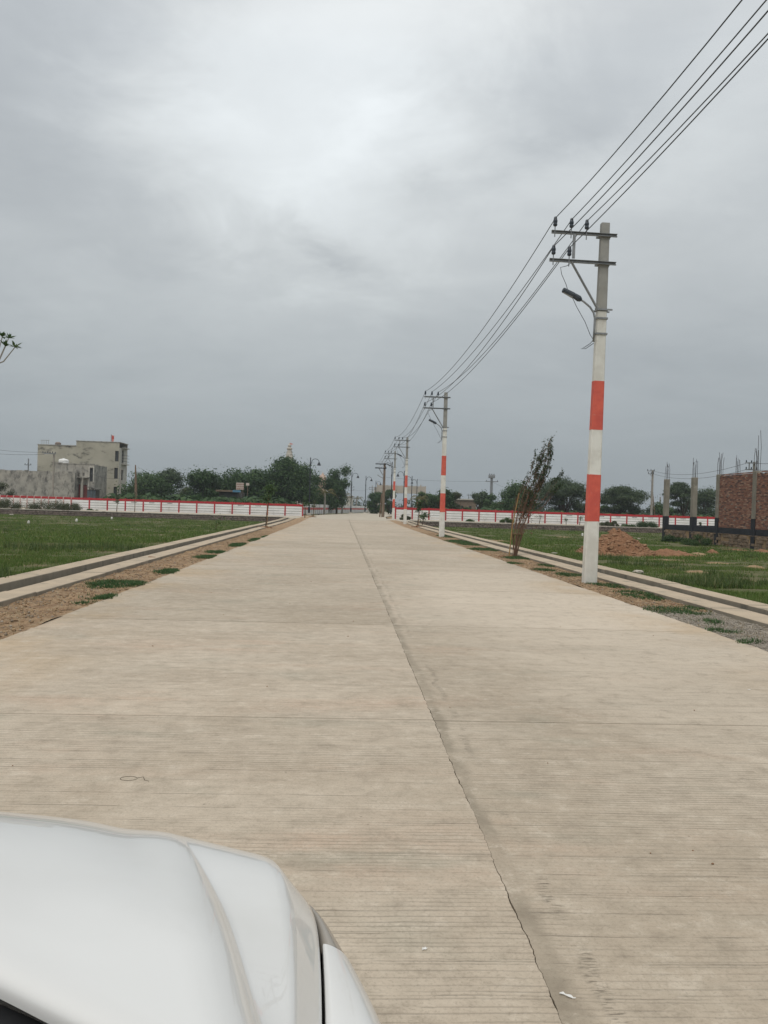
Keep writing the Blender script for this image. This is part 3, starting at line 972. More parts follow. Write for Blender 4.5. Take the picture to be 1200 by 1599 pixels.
def painted_pole(label, x, y, lamp_droop=False):
    t = thing('utility_pole', label, 'utility pole', (x, y, rz(y) - .02), 0, 'painted power poles along the right verge')
    if y < 20: t.rotation_euler = (0, LEAN, 0)
    m_ = MB()
    br = [-.5, .4, 1.31, 2.28, 3.21, 4.22, 5.66]
    for a, b in zip(br[:-1], br[1:]): sect(m_, a, b, 0, 0, a < 0)
    sect(m_, 5.66, PH, 0, 1)
    m_.build('shaft', [M['white_paint'], M['bare_pole']], t)
    for a, b in ((1.31, 2.28), (3.21, 4.22)):
        q = MB(); sect(q, a, b, .0025, 0, True)
        q.v = [(vx, vy, vz + .014 * mnoise.noise((vx * 31 + x, vy * 31, vz * 3))) for vx, vy, vz in q.v]
        q.build('painted_band', M['red_paint'], t)
    yb = -hw(7) * .78 - .05
    for z, xl in ((7.20, -1.14), (6.62, -1.16)):
        q = MB(); channel(q, xl, .235, -hw(z) * .78 - .012, z)
        q.box(-hw(z) - .04, -hw(z) - .012, -hw(z) * .78 - .004, hw(z) * .78 + .03, z + .015, z + .05)
        q.box(hw(z) + .012, hw(z) + .04, -hw(z) * .78 - .004, hw(z) * .78 + .03, z + .015, z + .05)
        q.box(-hw(z) - .06, hw(z) + .06, hw(z) * .78 + .012, hw(z) * .78 + .03, z + .012, z + .055)
        q.build('cross_arm', M['steel'], t)
    q = MB(); q.box(-.70, -.645, yb - .022, yb + .006, 6.70, 7.198); q.build('strut', M['steel'], t)
    q = MB(); q.tube([(-.72, yb - .02, 6.63), (-.14, yb - .03, 5.70)], .026, 4); q.build('brace', M['steel'], t)
    for xx, z in UP_INS + LO_INS:
        o = insulator().build('insulator', M['porcelain'], t, smooth=True); o.location = (xx, yb - .002, z - .02)
        q = MB(); q.tube([(0, 0, -.16), (0, 0, .06)], .011, 5); q.build('pin', M['steel'], o)
    for z, ex in ((5.68, .10), (5.50, .012), (5.18, .012)):
        q = MB(); a = hw(z) + .006; b = a * .78 + .004
        q.box(-a - ex * .6, a + ex, -b - .012, -b, z, z + .035)
        q.box(-a - ex * .6, a + ex, b, b + .012, z, z + .035)
        q.box(-a - .012, -a, -b, b, z, z + .035); q.box(a, a + .012, -b, b, z, z + .035)
        q.build('clamp', M['steel'], t)
    # bracket lamp
    yl = -.09
    q = MB(); q.tube([(-.165, yl, 5.02), (-.160, yl, 5.30), (-.158, yl, 5.50), (-.19, yl, 5.62), (-.27, yl, 5.73), (-.40, yl, 5.83), (-.50, yl, 5.885)], .021, 7)
    arm = q.build('lamp_arm', M['steel'], t, smooth=True)
    a = Vector((-.46, yl, 5.862)); b = Vector((-.60, yl, 5.942)); c_ = Vector((-.86, yl, 6.055))
    q = MB(); q.tube([a, a.lerp(b, .35), b], [.038, .068, .060], 8); q.tube([b, b.lerp(c_, .1), c_.lerp(b, .06), c_], [.052, .062, .058, .035], 8)
    hd = q.build('lamp_head', M['lamp_grey'], t)
    q = MB(); dd = (c_ - b).normalized(); q.tube([b + dd * .03 + Vector((-.012, -.008, -.038)), c_ - dd * .03 + Vector((-.010, -.008, -.030))], [.034, .027], 6)
    q.build('diffuser', M['lamp_glass'], hd)
    q = MB()
    q.tube([(-.72, yb, 6.60), (-.80, yb, 6.54), (-.93, yb, 6.50), (-.90, yb, 6.36), (-.80, yb, 6.16), (-.74, yl, 6.02)], .0062, 4)
    q.tube([(-.66, yl, 5.93), (-.55, yl, 5.72), (-.36, yl, 5.42), (-.24, yl, 5.16), (-.17, yl, 5.06), (-.23, yl, 4.98), (-.34, yl, 4.90), (-.42, yl, 4.86), (-.32, yl, 4.87), (-.16, yl, 4.99)], .0062, 4)
    q.build('lamp_cable', M['black_cable'], t)
    q = MB(); q.lathe([(.018, 0), (.018, .01)], (0, 0, 0), 8)
    return t


POLES = [(5.18, 15.75), (5.17, 39.6), (5.42, 66.2), (5.55, 83.5)]
painted_pole('nearest tall power pole banded red and white with bracket lamp and five insulators', *POLES[0])
painted_pole('second banded power pole along the right verge with thin drain kerb beside it', *POLES[1])
painted_pole('third banded power pole standing near the corner of the right retaining wall', *POLES[2])
painted_pole('farthest banded power pole beside the end post of the right boundary fence', *POLES[3])

P5 = (at(598, 806, 104).x, 104.0)
t = thing('utility_pole', 'old unpainted brown power pole with two short crossarms past the junction', 'utility pole', (P5[0], P5[1], .05))
m_ = MB()
for xx in (-.19, .19):
    pass
m_.tube([(0, 0, -.5), (.03, 0, 2.5), (.06, 0, 7.35)], [.22, .19, .14], 8); m_.build('shaft', M['old_pole'], t)
m_ = MB(); m_.tube([(-.42, .1, -.4), (-.22, .1, 3.2)], [.10, .08], 6); m_.build('stay_post', M['wood'], t)
for z, x0 in ((7.15, -1.2), (6.6, -1.25)):
    m_ = MB(); m_.box(x0, .3, -.26, -.19, z, z + .13); m_.build('cross_arm', M['dark_iron'], t)
m_ = MB(); m_.tube([(-.7, -.22, 6.6), (-.06, -.2, 5.6)], .05, 4); m_.build('brace', M['steel'], t)
m_ = MB(); m_.tube([(-.1, -.2, 5.3), (-.5, -.2, 5.5), (-.9, -.2, 5.75)], .05, 5); m_.build('lamp_arm', M['steel'], t)


def sagline(a, b, sag, n=22):
    a, b = Vector(a), Vector(b)
    return [a.lerp(b, i / n) - Vector((0, 0, 4 * sag * (i / n) * (1 - i / n))) for i in range(n + 1)]


WN = ['outermost conductor on the upper crossarm of the banded power poles', 'middle conductor on the upper crossarm of the banded power poles',
      'innermost conductor on the upper crossarm beside the pole heads', 'outer conductor on the lower crossarm of the banded power poles',
      'inner conductor on the lower crossarm of the banded power poles']
P0 = (4.72, -9.5)
rng = random.Random(3)
SAG0 = (.72, .57, .58, .58, .45)
for i, (ox, oz) in enumerate(UP_INS + LO_INS):
    stops = []
    for (x, y) in [P0] + POLES:
        ln = LEAN if 0 < y < 20 else 0
        stops.append(Vector((x + ox + oz * ln, y - .15, rz(y) - .02 + oz + .20 - ox * ln)))
    stops.append(Vector((P5[0] + (-1.1, -.7, -.35, -1.15, -.6)[i], P5[1] - .22, .05 + (7.36, 7.36, 7.36, 6.8, 6.8)[i])))
    pts = []
    for a, b in zip(stops[:-1], stops[1:]):
        sg = (.55 if i < 3 else .62) * ((b - a).length / 25) ** 2 * rng.uniform(.8, 1.2)
        if a is stops[0]: sg = SAG0[i]
        s_ = sagline(a, b, sg)
        pts += s_ if not pts else s_[1:]
    rad = [max(.0085, .0085 + .00004 * p.y) for p in pts]
    o = MB().tube(pts, rad, 5).build('overhead_wire', M['wire'], smooth=True)
    tag(o, WN[i], 'wire', 'conductors strung along the banded poles')


# ---------------------------------------------------------------- swan-neck street lamps beyond the junction
def street_lamp(label, px, top, d, side):
    h0 = at(px, top, d)
    H = h0.z - .1
    t = thing('street_lamp', label, 'street lamp', (h0.x, d, .1), 0 if side > 0 else PI, 'swan necked street lamps on the far bend')
    m_ = MB(); m_.box(-.32, .32, -.32, .32, -.2, .22); m_.build('plinth', M['cap'], t, bevel=.03)
    m_ = MB(); m_.lathe([(.16, .222), (.16, 1.0), (.13, 1.04), (.085, 1.1), (.075, H * .72), (.10, H * .725), (.10, H * .76), (.07, H * .77), (.06, H - .2), (.085, H - .17), (.03, H)], (0, 0, 0), 8)
    m_.build('shaft', M['dark_iron'], t)
    m_ = MB(); pts = [(.07, 0, H - 1.0)]
    for i in range(9):
        w = PI * i / 8
        pts.append((.68 - .50 * math.cos(w), 0, H - .62 + .42 * math.sin(w)))
    m_.tube(pts, .042, 6)
    m_.build('neck', M['dark_iron'], t)
    m_ = MB(); m_.lathe([(.05, H - .62), (.10, H - .70), (.17, H - .82), (.24, H - 1.0), (.30, H - 1.08), (.28, H - 1.10), (.10, H - 1.12)], (1.18, 0, 0), 12)
    m_.build('lamp_shade', M['dark_iron'], t)
    return t


street_lamp('swan necked street lamp in front of the tallest dark tree', 485.5, 714, 107, 1)
street_lamp('swan necked street lamp right of the slim dark tree near the railing', 550, 737, 147, 1)
street_lamp('slightly shorter swan necked street lamp between the slim tree lamp and the gate pillars', 572, 743, 164, 1)
street_lamp('swan necked street lamp beside the left leg of the beige gantry', 587.5, 750.5, 196, 1)
street_lamp('swan necked street lamp seen between the third and fourth banded poles', 632, 735, 140, -1)
street_lamp('swan necked street lamp just right of the third banded pole', 644, 743, 157, -1)
street_lamp('smallest swan necked street lamp right of the beige gantry span', 652, 748, 175, -1)
o = street_lamp('swan necked street lamp hidden partly by the farthest banded pole', 613, 721, 126, -1)


# ================================================================== BUILDINGS
def wall_openings(m_, x0, x1, z0, z1, y, ops, depth=.22, mi=0, back=True):
    """front wall (facing -Y) with real openings and reveals; ops = (xa, xb, za, zb)"""
    xs = sorted({x0, x1} | {o[0] for o in ops} | {o[1] for o in ops})
    zs = sorted({z0, z1} | {o[2] for o in ops} | {o[3] for o in ops})
    for i in range(len(xs) - 1):
        for j in range(len(zs) - 1):
            cx, cz = (xs[i] + xs[i + 1]) / 2, (zs[j] + zs[j + 1]) / 2
            if any(a < cx < b and c_ < cz < d_ for a, b, c_, d_ in ops): continue
            m_.add([(xs[i], y, zs[j]), (xs[i + 1], y, zs[j]), (xs[i + 1], y, zs[j + 1]), (xs[i], y, zs[j + 1])], [(0, 1, 2, 3)], mi)
    for a, b, c_, d_ in ops:
        q = [(a, y, c_), (b, y, c_), (b, y, d_), (a, y, d_), (a, y + depth, c_), (b, y + depth, c_), (b, y + depth, d_), (a, y + depth, d_)]
        m_.add(q, [(0, 4, 5, 1), (1, 5, 6, 2), (2, 6, 7, 3), (3, 7, 4, 0)], mi)


def shell(m_, x0, x1, y0, y1, z0, z1, mi=0, front=False):
    v = [(x0, y0, z0), (x1, y0, z0), (x1, y1, z0), (x0, y1, z0), (x0, y0, z1), (x1, y0, z1), (x1, y1, z1), (x0, y1, z1)]
    f_ = [(4, 5, 6, 7), (2, 3, 7, 6), (3, 0, 4, 7), (1, 2, 6, 5)]
    if front: f_.append((0, 1, 5, 4))
    m_.add(v, f_, mi)


def window(parent, a, b, c_, d_, y, depth=.2, bars=2, door=None):
    fr_ = MB(); w = .055
    fr_.box(a, b, y + depth - .06, y + depth - .005, c_, c_ + w); fr_.box(a, b, y + depth - .06, y + depth - .005, d_ - w, d_)
    fr_.box(a, a + w, y + depth - .06, y + depth - .005, c_ + w, d_ - w); fr_.box(b - w, b, y + depth - .06, y + depth - .005, c_ + w, d_ - w)
    for i in range(bars):
        x = a + (b - a) * (i + 1) / (bars + 1)
        fr_.box(x - .02, x + .02, y + depth - .05, y + depth - .01, c_ + w, d_ - w)
    o = fr_.build('window', M['frame'], parent)
    MB().box(a + .01, b - .01, y + depth, y + depth + .03, c_ + .01, d_ - .01).build('pane', door or M['glass'], o)
    return o


def X(px, d, py=785): return at(px, py, d).x
def Z(px, py, d): return at(px, py, d).z


# three storey plastered building, left
BD = 125.0
bx0, bx1, bxm = X(57, BD), X(184.6, BD), X(117, BD)
zt0, zt1 = Z(57, 694.5, BD), Z(150, 690, BD)
by1 = BD + 4.6
t = thing('apartment_building', 'three storey olive grey plastered building with stepped parapet and red flag on top', 'building', (bx0, BD, 0))
t.location = (0, 0, 0)
wins = [(X(178, BD), X(183.6, BD), Z(180, 720.5, BD), Z(180, 704, BD)), (X(177.3, BD), X(183, BD), Z(180, 747.5, BD), Z(180, 730.5, BD)),
        (X(177, BD), X(182.6, BD), .1, Z(180, 760, BD))]
m_ = MB()
wall_openings(m_, bxm, bx1, -.3, zt1, BD, wins)
m_.add([(bx0, BD, -.3), (bxm, BD, -.3), (bxm, BD, zt0), (bx0, BD, zt0)], [(0, 1, 2, 3)])
shell(m_, bx0, bxm, BD, by1, -.3, zt0)
m_.f.pop(); m_.m.pop()
shell(m_, bxm, bx1 - .01, BD, by1, -.3, zt1)
m_.f.pop(); m_.m.pop()
m_.build('wall', M['olive'], t)
for a, b, c_, d_ in wins: window(t, a, b, c_, d_, BD)
m_ = MB(); m_.box(bxm - .06, bx1 + .1, BD - .07, by1 + .05, zt1 + .003, zt1 + .12); m_.box(bx0 - .06, bxm - .063, BD - .07, by1 + .05, zt0 + .003, zt0 + .12)
m_.build('parapet_coping', M['stained'], t)
m_ = MB()
for dz_ in (0, .35, .7):
    pass
# side wall towards the road, painted pale, with window openings
m2 = MB()
so = [(BD + 1.4, BD + 2.6, Z(190, 724, BD + 3), Z(190, 704, BD + 3)), (BD + 1.4, BD + 2.6, Z(190, 750, BD + 3), Z(190, 734, BD + 3))]
wall_openings(m2, BD, by1, -.3, zt1 - .8, 0, so)
# rotate the wall from the XZ plane to the YZ plane at x = bx1
m2.v = [(bx1 - yv, xv, zv) for xv, yv, zv in m2.v]
m2.build('side_wall', M['pale_wall'], t)
for a, b, c_, d_ in so:
    q = MB(); q.box(bx1 - .25, bx1 - .21, a, b, c_, d_); q.build('pane', M['glass'], t)
for zf in (Z(190, 764, BD + 3), Z(190, 726, BD + 3), Z(190, 701, BD + 3)):
    m_ = MB(); m_.box(bx1 + .012, bx1 + .55, BD + 1.2, by1 - .6, zf, zf + .12); m_.build('balcony_slab', M['pale_wall'], t)
m_ = MB()
for k in range(3):
    zz = Z(190, 724, BD + 3) + .3 + k * .5
    m_.tube([(bx1 + .05, BD + 1.25, zz), (bx1 + .5, BD + 1.25, zz), (bx1 + .5, by1 - .65, zz)], .03, 4)
m_.build('balcony_rail', M['dark_iron'], t)
# roof clutter
m_ = MB(); fx = X(167.5, BD); m_.tube([(fx, BD + 1.2, zt1), (fx, BD + 1.2, Z(167, 677, BD))], .045, 5)
f_ = tag(empty('flag', (0, 0, 0)), 'small red and white flag on a thin pole above the stepped parapet', 'flag')
m_.build('flag_pole', M['steel'], f_)
zt = Z(167, 678, BD)
fv, ff = [], []
for i in range(7):
    for j in range(2):
        fv.append((fx + .06 + (i / 6) * .42 + .04 * math.sin(i * 1.7 + j), BD + 1.2 + .10 * math.sin(i * 1.4), zt - .02 - j * (1.15 - .05 * i) - .10 * i / 6))
for i in range(6): ff.append((2 * i, 2 * i + 1, 2 * i + 3, 2 * i + 2))
mk('cloth', fv, ff, M['flag'], f_)
t2 = thing('roof_railing', 'thin metal railing frame on the left end of the lower roof', 'railing', (0, 0, 0))
m_ = MB()
za = zt0 + .12
for px in (60, 63.5, 67, 70.5):
    x = X(px, BD); m_.tube([(x, BD + .8, za - .1), (x, BD + .8, za + .75)], .03, 4)
m_.build('upright', M['pale_pole'], t2)
m_ = MB(); m_.tube([(X(58, BD), BD + .8, za + .7), (X(72, BD), BD + .8, za + .72)], .03, 4); m_.build('rail', M['pale_pole'], t2)
o = MB().lathe([(.42, 0), (.48, .1), (.48, .42), (.30, .58), (.12, .62)], (X(83, BD), BD + 1.5, zt0 + .05), 10).build('roof_tank', M['rubble'])
tag(o, 'small dark water drum peeking over the lower roof edge of the grey building', 'tank')

# rain-stained low block in front
LD = 111.0
t = thing('old_building', 'low rain stained grey building with two faded red doors and a tall window', 'building', (0, 0, 0))
lx0, lx1 = X(-40, LD), X(116, LD)
zl = Z(40, 735.5, LD)
m_ = MB(); shell(m_, lx0, lx1, LD, LD + 7, -.3, zl, front=True); m_.build('low_wall', M['stained'], t)
rng = random.Random(5)
m_ = MB()
x = lx0
while x < lx1 - .6:                                   # uneven broken brick edge along the top of the wall
    w = rng.uniform(.3, 1.1); m_.box(x, min(x + w - .01, lx1), LD + .02, LD + .28, zl + .002, zl + rng.uniform(.03, .16)); x += w
m_.build('parapet_coping', M['stained'], t)
ux0, ux1 = X(85, LD + 1.6), X(146, LD + 1.6)
UD = LD + 1.6
zu = Z(110, 724.5, UD)
dops = [(X(117.5, UD), X(125.5, UD), .05, Z(120, 756, UD)), (X(129.5, UD), X(137, UD), .05, Z(133, 757, UD)), (X(139.2, UD), X(144.6, UD), Z(142, 752, UD), Z(142, 731, UD)),
        (X(119.5, UD), X(123, UD), Z(121, 743, UD), Z(121, 738, UD)), (X(127, UD), X(131, UD), Z(129, 743, UD), Z(129, 738, UD))]
m_ = MB(); wall_openings(m_, ux0, ux1, -.3, zu, UD, dops)
shell(m_, ux0, ux1, UD, UD + 6, -.3, zu); m_.build('upper_wall', M['stained'], t)
x = ux0; m_ = MB()
while x < ux1 - .3:
    w = rng.uniform(.4, 1.2); m_.box(x, min(x + w - .01, ux1), UD - .05, UD + .25, zu + .002, zu + rng.uniform(.06, .2)); x += w
m_.build('parapet_coping', M['stained'], t)
for a, b, c_, d_ in dops[:2]:
    o = MB().box(a, b, UD + .14, UD + .19, c_, d_).build('door', M['door_red'], t)
    q = MB()
    for i in range(3):
        q.box(a + .06, b - .06, UD + .125, UD + .139, c_ + .2 + i * (d_ - c_ - .3) / 3, c_ + .1 + (i + 1) * (d_ - c_ - .3) / 3)
    q.build('door_panel', M['door_red'], o)
for a, b, c_, d_ in dops[2:]: window(t, a, b, c_, d_, UD, bars=1)
q = MB(); a, b, c_, d_ = dops[2]
q.box(a - .14, a - .002, UD - .1, UD + .1, c_ - .1, d_ + .1); q.box(b + .002, b + .14, UD - .1, UD + .1, c_ - .1, d_ + .1); q.box(a - .14, b + .14, UD - .1, UD + .1, d_ + .102, d_ + .2)
q.build('window_surround', M['pale_wall'], t)
for px in (115.8, 127.6, 138.4):
    q = MB(); x = X(px, UD); q.box(x - .11, x + .11, UD - .22, UD - .003, -.2, Z(127, 746.5, UD)); q.build('pilaster', M['pale_wall'], t)
q = MB(); q.box(X(114, UD), X(139.5, UD), UD - .7, UD - .003, Z(127, 746.3, UD), Z(127, 744.8, UD)); q.build('canopy_slab', M['stained'], t)
# sheet shed leaning against it
sx0, sx1 = X(138.6, LD + .5), X(152, LD + .5)
t = thing('lean_to_shed', 'small blue grey sheet shed with sloping roof beside the red doors', 'shed', (0, 0, 0))
m_ = MB(); m_.box(sx0, sx1, LD - .2, LD + 1.5, -.2, Z(150, 765, LD)); m_.build('wall', M['frame'], t)
for i in range(3):
    a = sx0 + (sx1 - sx0) * (i + .08) / 3; b = sx0 + (sx1 - sx0) * (i + .92) / 3
    MB().box(a, b, LD - .24, LD - .203, .0, Z(150, 766, LD)).build('sheet', M['shed'], t)
m_ = MB(); za, zb_ = Z(140, 760.5, LD), Z(152, 764.5, LD)
m_.add([(sx0 - .1, LD - .5, za), (sx1 + .2, LD - .5, zb_), (sx1 + .2, LD + 1.55, zb_), (sx0 - .1, LD + 1.55, za), (sx0 - .1, LD - .5, za + .07), (sx1 + .2, LD - .5, zb_ + .07), (sx1 + .2, LD + 1.55, zb_ + .07), (sx0 - .1, LD + 1.55, za + .07)],
       [(3, 2, 1, 0), (4, 5, 6, 7), (0, 1, 5, 4), (1, 2, 6, 5), (2, 3, 7, 6), (3, 0, 4, 7)])
m_.build('roof', M['frame'], t)
# white tank on the roof
tx = X(94, UD); tz = zu + .02
t = thing('water_tank', 'white rounded water tank on the roof of the low stained building', 'tank', (tx, UD + 1.0, tz))
m_ = MB(); m_.lathe([(.50, 0), (.60, .05), (.62, .22), (.60, .25), (.62, .28), (.62, .50), (.56, .62), (.40, .70), (.16, .74)], (0, 0, 0), 16)
m_.v = [(x * 1.12, y, z) for x, y, z in m_.v]
m_.build('barrel', M['tank'], t, smooth=True)
m_ = MB(); m_.lathe([(.17, .741), (.17, .80), (.05, .82)], (0, 0, 0), 12); m_.build('lid', M['tank'], t)


# poles on the left, behind the fence
def simple_pole(name, label, px, top, base_d, r, mat, arms=(), lean=0.0, cat='utility pole', tip=None):
    x = X(px, base_d); H = Z(px, top, base_d)
    t = thing(name, label, cat, (x, base_d, -.05))
    m_ = MB(); m_.tube([(0, 0, -.4), (lean * .4, 0, H * .5), (lean, 0, H + .05)], [r, r * .9, (tip or r * .75)], 7); m_.build('shaft', mat, t)
    for z, a, b, th in arms:
        q = MB(); q.box(a, b, -r - .09, -r - .01, z - th, z); q.build('cross_arm', M['steel'], t)
        for k in range(3):
            q = MB(); q.lathe([(.04, 0), (.055, .06), (.05, .16), (.02, .2)], (a + (b - a) * (.08 + .42 * k), -r - .05, z + .002), 6); q.build('insulator', M['porcelain'], t)
    return t


simple_pole('utility_pole', 'dark thin pole with small crossarm rising behind the low stained wall', 43, 716, 120, .12, M['steel'], [(Z(43, 725, 120), -.5, .5, .1)])
d_ = 99
simple_pole('utility_pole', 'stout brownish concrete pole with wide crossarm in front of the stained wall', 82.5, 707.5, d_, .15, M['pale_pole'], [(Z(80, 707.5, d_), -1.15, .35, .1), (Z(80, 702.5, d_) - .35, -1.4, .0, .06)])
simple_pole('utility_pole', 'slim pole standing between the two red doors behind the boundary fence', 128.5, 729, 101, .085, M['pale_pole'])
simple_pole('utility_pole', 'pale thin pole in front of the pale side wall of the tall grey building', 187.5, 731, 98, .095, M['pale_pole'])
simple_pole('wooden_stump_pole', 'broken wooden pole leaning left beside the bushy green tree', 213, 726, 98, .19, M['wood'], (), -.22, 'pole', .07)
simple_pole('utility_pole', 'distant tiny pole with crossarm between the slim dark tree and railing lamps', 548, 755, 190, .12, M['steel'], [(Z(548, 760, 190), -.8, .8, .1), (Z(548, 765, 190), -.8, .8, .1)])
simple_pole('utility_pole', 'distant pale pole with double crossarm left of the beige gantry leg', 581, 758, 215, .14, M['pale_pole'], [(Z(581, 761, 215), -.9, .9, .12), (Z(581, 764, 215), -.9, .9, .12)])
d_ = 140
tp = simple_pole('utility_pole', 'grey pole with boxy transformer top standing behind the small trees', 767, 741, d_, .30, M['steel'], [(Z(767, 751, d_), -1.2, 1.2, .14)])
q = MB(); H = Z(767, 741, d_); q.box(-.55, .55, -.4, .4, H - .6, H - .12); q.box(-.62, .62, -.3, .3, H - .1, H - .02); q.build('transformer_box', M['steel'], tp, bevel=.05)
q = MB()
for k in range(3): q.lathe([(.06, 0), (.08, .1), (.03, .25)], (-.4 + .4 * k, 0, H - .015), 6)
q.build('bushing', M['porcelain'], tp)
simple_pole('utility_pole', 'tiny distant pole left of the small round trees', 732, 771, 190, .12, M['steel'], [(Z(732, 773, 190), -.5, .5, .1)])
d_ = 100
tp = simple_pole('utility_pole', 'grey concrete power pole with short left crossarms behind the right fence', 1018, 734, d_, .17, M['pale_pole'], [(Z(1015, 734.5, d_), -.85, .2, .09), (Z(1015, 739, d_), -.7, .1, .09)])
q = MB(); q.tube([(.7, .1, -.2), (.12, 0, 4.4)], .06, 5); q.build('stay_post', M['wood'], tp)
q = MB(); q.tube([(-.5, -.2, Z(1015, 739, d_)), (-.1, -.18, Z(1015, 745, d_))], .03, 4); q.build('brace', M['steel'], tp)
q = MB(); q.tube([(-.1, -.2, Z(1015, 751, d_)), (-.4, -.2, Z(1015, 750, d_))], .04, 4); q.build('lamp_arm', M['steel'], tp)
simple_pole('utility_pole', 'short slim pole seen between the stay pole and first raw column', 1031, 776, 112, .12, M['pale_pole'])
d_ = 62
tq = simple_pole('utility_pole', 'power pole with double crossarm showing above the brick wall', 1176, 721, d_, .14, M['pale_pole'], [(Z(1170, 721.5, d_), -.85, .2, .08), (Z(1170, 732, d_), -.85, .2, .08)])
q = MB(); q.box(-.55, -.48, -.22, -.15, Z(1170, 732, d_), Z(1170, 722.5, d_)); q.build('strut', M['steel'], tq)


def wire(label, pts, r=.016, group='thin service wires behind the boundary fence'):
    o = MB().tube(pts, r, 4).build('overhead_wire', M['wire']); tag(o, label, 'wire', group); return o


a = at(1019, 735, 100); b = at(1170, 722, 62); c_ = at(1260, 716, 45)
wire('upper service wire sagging above the raw columns to the brick wall pole', sagline(a, b, .75) + sagline(b, c_, .2)[1:])
a = at(1019, 739.5, 100); b = at(1170, 732, 62); c_ = at(1260, 728, 45)
wire('lower service wire sagging across the raw columns to the brick wall pole', sagline(a, b, .75) + sagline(b, c_, .2)[1:])
a = at(-40, 697, 99); b = at(80, 706, 99)
wire('upper service wire from the stout crossarm pole off past the left edge', sagline(a, b, .25))
a = at(-40, 704, 99); b = at(70, 709, 99)
wire('lower service wire from the stout crossarm pole off past the left edge', sagline(a, b, .25))
a = at(128, 730, 101); b = at(187, 747, 98)
wire('drooping service wire between the slim door pole and pale thin pole', sagline(a, b, .5), .014)
a = at(581, 760, 215); b = at(548, 762, 190); c_ = at(520, 757, 190)
wire('distant service wire strung left of the beige gantry behind the lamps', sagline(a, b, .9) + sagline(b, c_, .4)[1:], .022)
a = at(600, 745, 140); b = at(767, 751.5, 140); c_ = at(812, 766, 140)
wire('long thin service wire from the transformer pole across to the far bend', sagline(a, b, .3) + sagline(b, c_, .3)[1:], .013)

# temple spire behind the big tree
TD = 165.0
tx = X(450, TD); s_ = TD / 1200
zs_ = Z(450, 691, TD)
t = thing('temple', 'pale stepped temple spire with finial and pennant rising behind the tallest tree', 'temple', (tx, TD, 0))
prof = []
zc_ = Z(450, 714, TD); ztop = Z(450, 703, TD)
for i in range(16):
    u = i / 15
    z = 4 + (ztop - 4) * u
    r = .42 + 1.5 * (1 - u) ** .8
    prof += [(r, z), (r * .97, z + (ztop - 4) / 15 * .6)]
m_ = MB(); m_.lathe(prof, (0, 0, 0), 8); m_.build('spire', M['temple'], t)
m_ = MB(); m_.box(-4, 4, -3, 3, -.2, 4.0); m_.build('hall', M['temple'], t)
m_ = MB(); m_.lathe([(.35, ztop + .01), (.6, ztop + .2), (.6, ztop + .45), (.3, ztop + .6), (.3, ztop + .75), (.42, ztop + 1.0), (.2, ztop + 1.25), (.06, ztop + 1.6)], (0, 0, 0), 12); m_.build('finial', M['temple'], t)
m_ = MB(); m_.tube([(0, 0, ztop + 1.5), (0, 0, zs_)], .05, 5); m_.build('flag_pole', M['steel'], t)
m_ = MB(); m_.add([(.05, 0, zs_ - .05), (.85, .05, zs_ - .3), (.05, 0, zs_ - .5)], [(0, 1, 2)]); m_.build('pennant', M['flag'], t)
for px, py, w, lb in ((428, 741, 7, 'left'), (503, 743, 8, 'right')):
    x = X(px, 158); z = Z(px, py, 158)
    t = thing('small_shrine', 'terracotta shrine dome peeping through leaves %s' % ('left of the tallest tree crown' if lb == 'left' else 'between the tallest tree and the slim tree'), 'shrine', (x, 158, 0))
    m_ = MB(); m_.box(-.8, .8, -.8, .8, -.2, z - .8); m_.build('tower', M['terracotta'], t)
    m_ = MB(); m_.lathe([(.75, z - .79), (.8, z - .4), (.6, z), (.25, z + .3), (.08, z + .7)], (0, 0, 0), 10); m_.build('dome', M['terracotta'], t)

# roadside shack with signboard among the trees
SD = 104.0
t = thing('roadside_shack', 'dark roadside shack with flat roof and blue sheet below the dark trees', 'shack', (0, 0, 0))
m_ = MB(); m_.box(X(342, SD), X(378, SD), SD, SD + 3, -.2, Z(350, 768, SD)); m_.build('wall', M['frame'], t)
m_ = MB(); m_.box(X(338, SD), X(372, SD), SD - .8, SD + 3.2, Z(350, 767.8, SD), Z(350, 765.2, SD)); m_.build('roof', M['old_pole'], t)
m_ = MB(); m_.box(X(365, SD), X(377, SD), SD - 1.1, SD - .82, Z(370, 768.8, SD), Z(370, 765.6, SD)); m_.build('blue_sheet', M['blue_sheet'], t)
t = thing('signboard', 'faded signboard with brown bands standing above the shack roof', 'sign', (0, 0, 0))
m_ = MB(); m_.box(X(367.5, SD), X(379.5, SD), SD + .5, SD + .6, Z(370, 764.5, SD), Z(370, 753.5, SD)); m_.build('board', M['board_white'], t)
for k, pyy in enumerate((755.6, 759.4, 762.6)):
    x = X(368.2, SD); q = MB()
    rr = random.Random(k)
    while x < X(378.6, SD):
        w = rr.uniform(.08, .22); q.box(x, x + w, SD + .485, SD + .497, Z(370, pyy + 1.0, SD), Z(370, pyy - .4, SD)); x += w + .05
    q.build('faded_print', M['board_band'], t)
for px in (369, 378):
    q = MB(); x = X(px, SD); q.tube([(x, SD + .68, -.2), (x, SD + .68, Z(370, 754, SD))], .05, 5); q.build('post', M['wood'], t)
t = thing('signboard', 'small faded panel beside the banded signboard among the dark trees', 'sign', (0, 0, 0))
m_ = MB(); m_.box(X(383, SD), X(388, SD), SD + .5, SD + .6, Z(386, 758, SD), Z(386, 754, SD)); m_.build('board', M['board_white'], t)
q = MB(); q.tube([(X(385.5, SD), SD + .66, -.2), (X(385.5, SD), SD + .66, Z(386, 755, SD))], .05, 5); q.build('post', M['wood'], t)

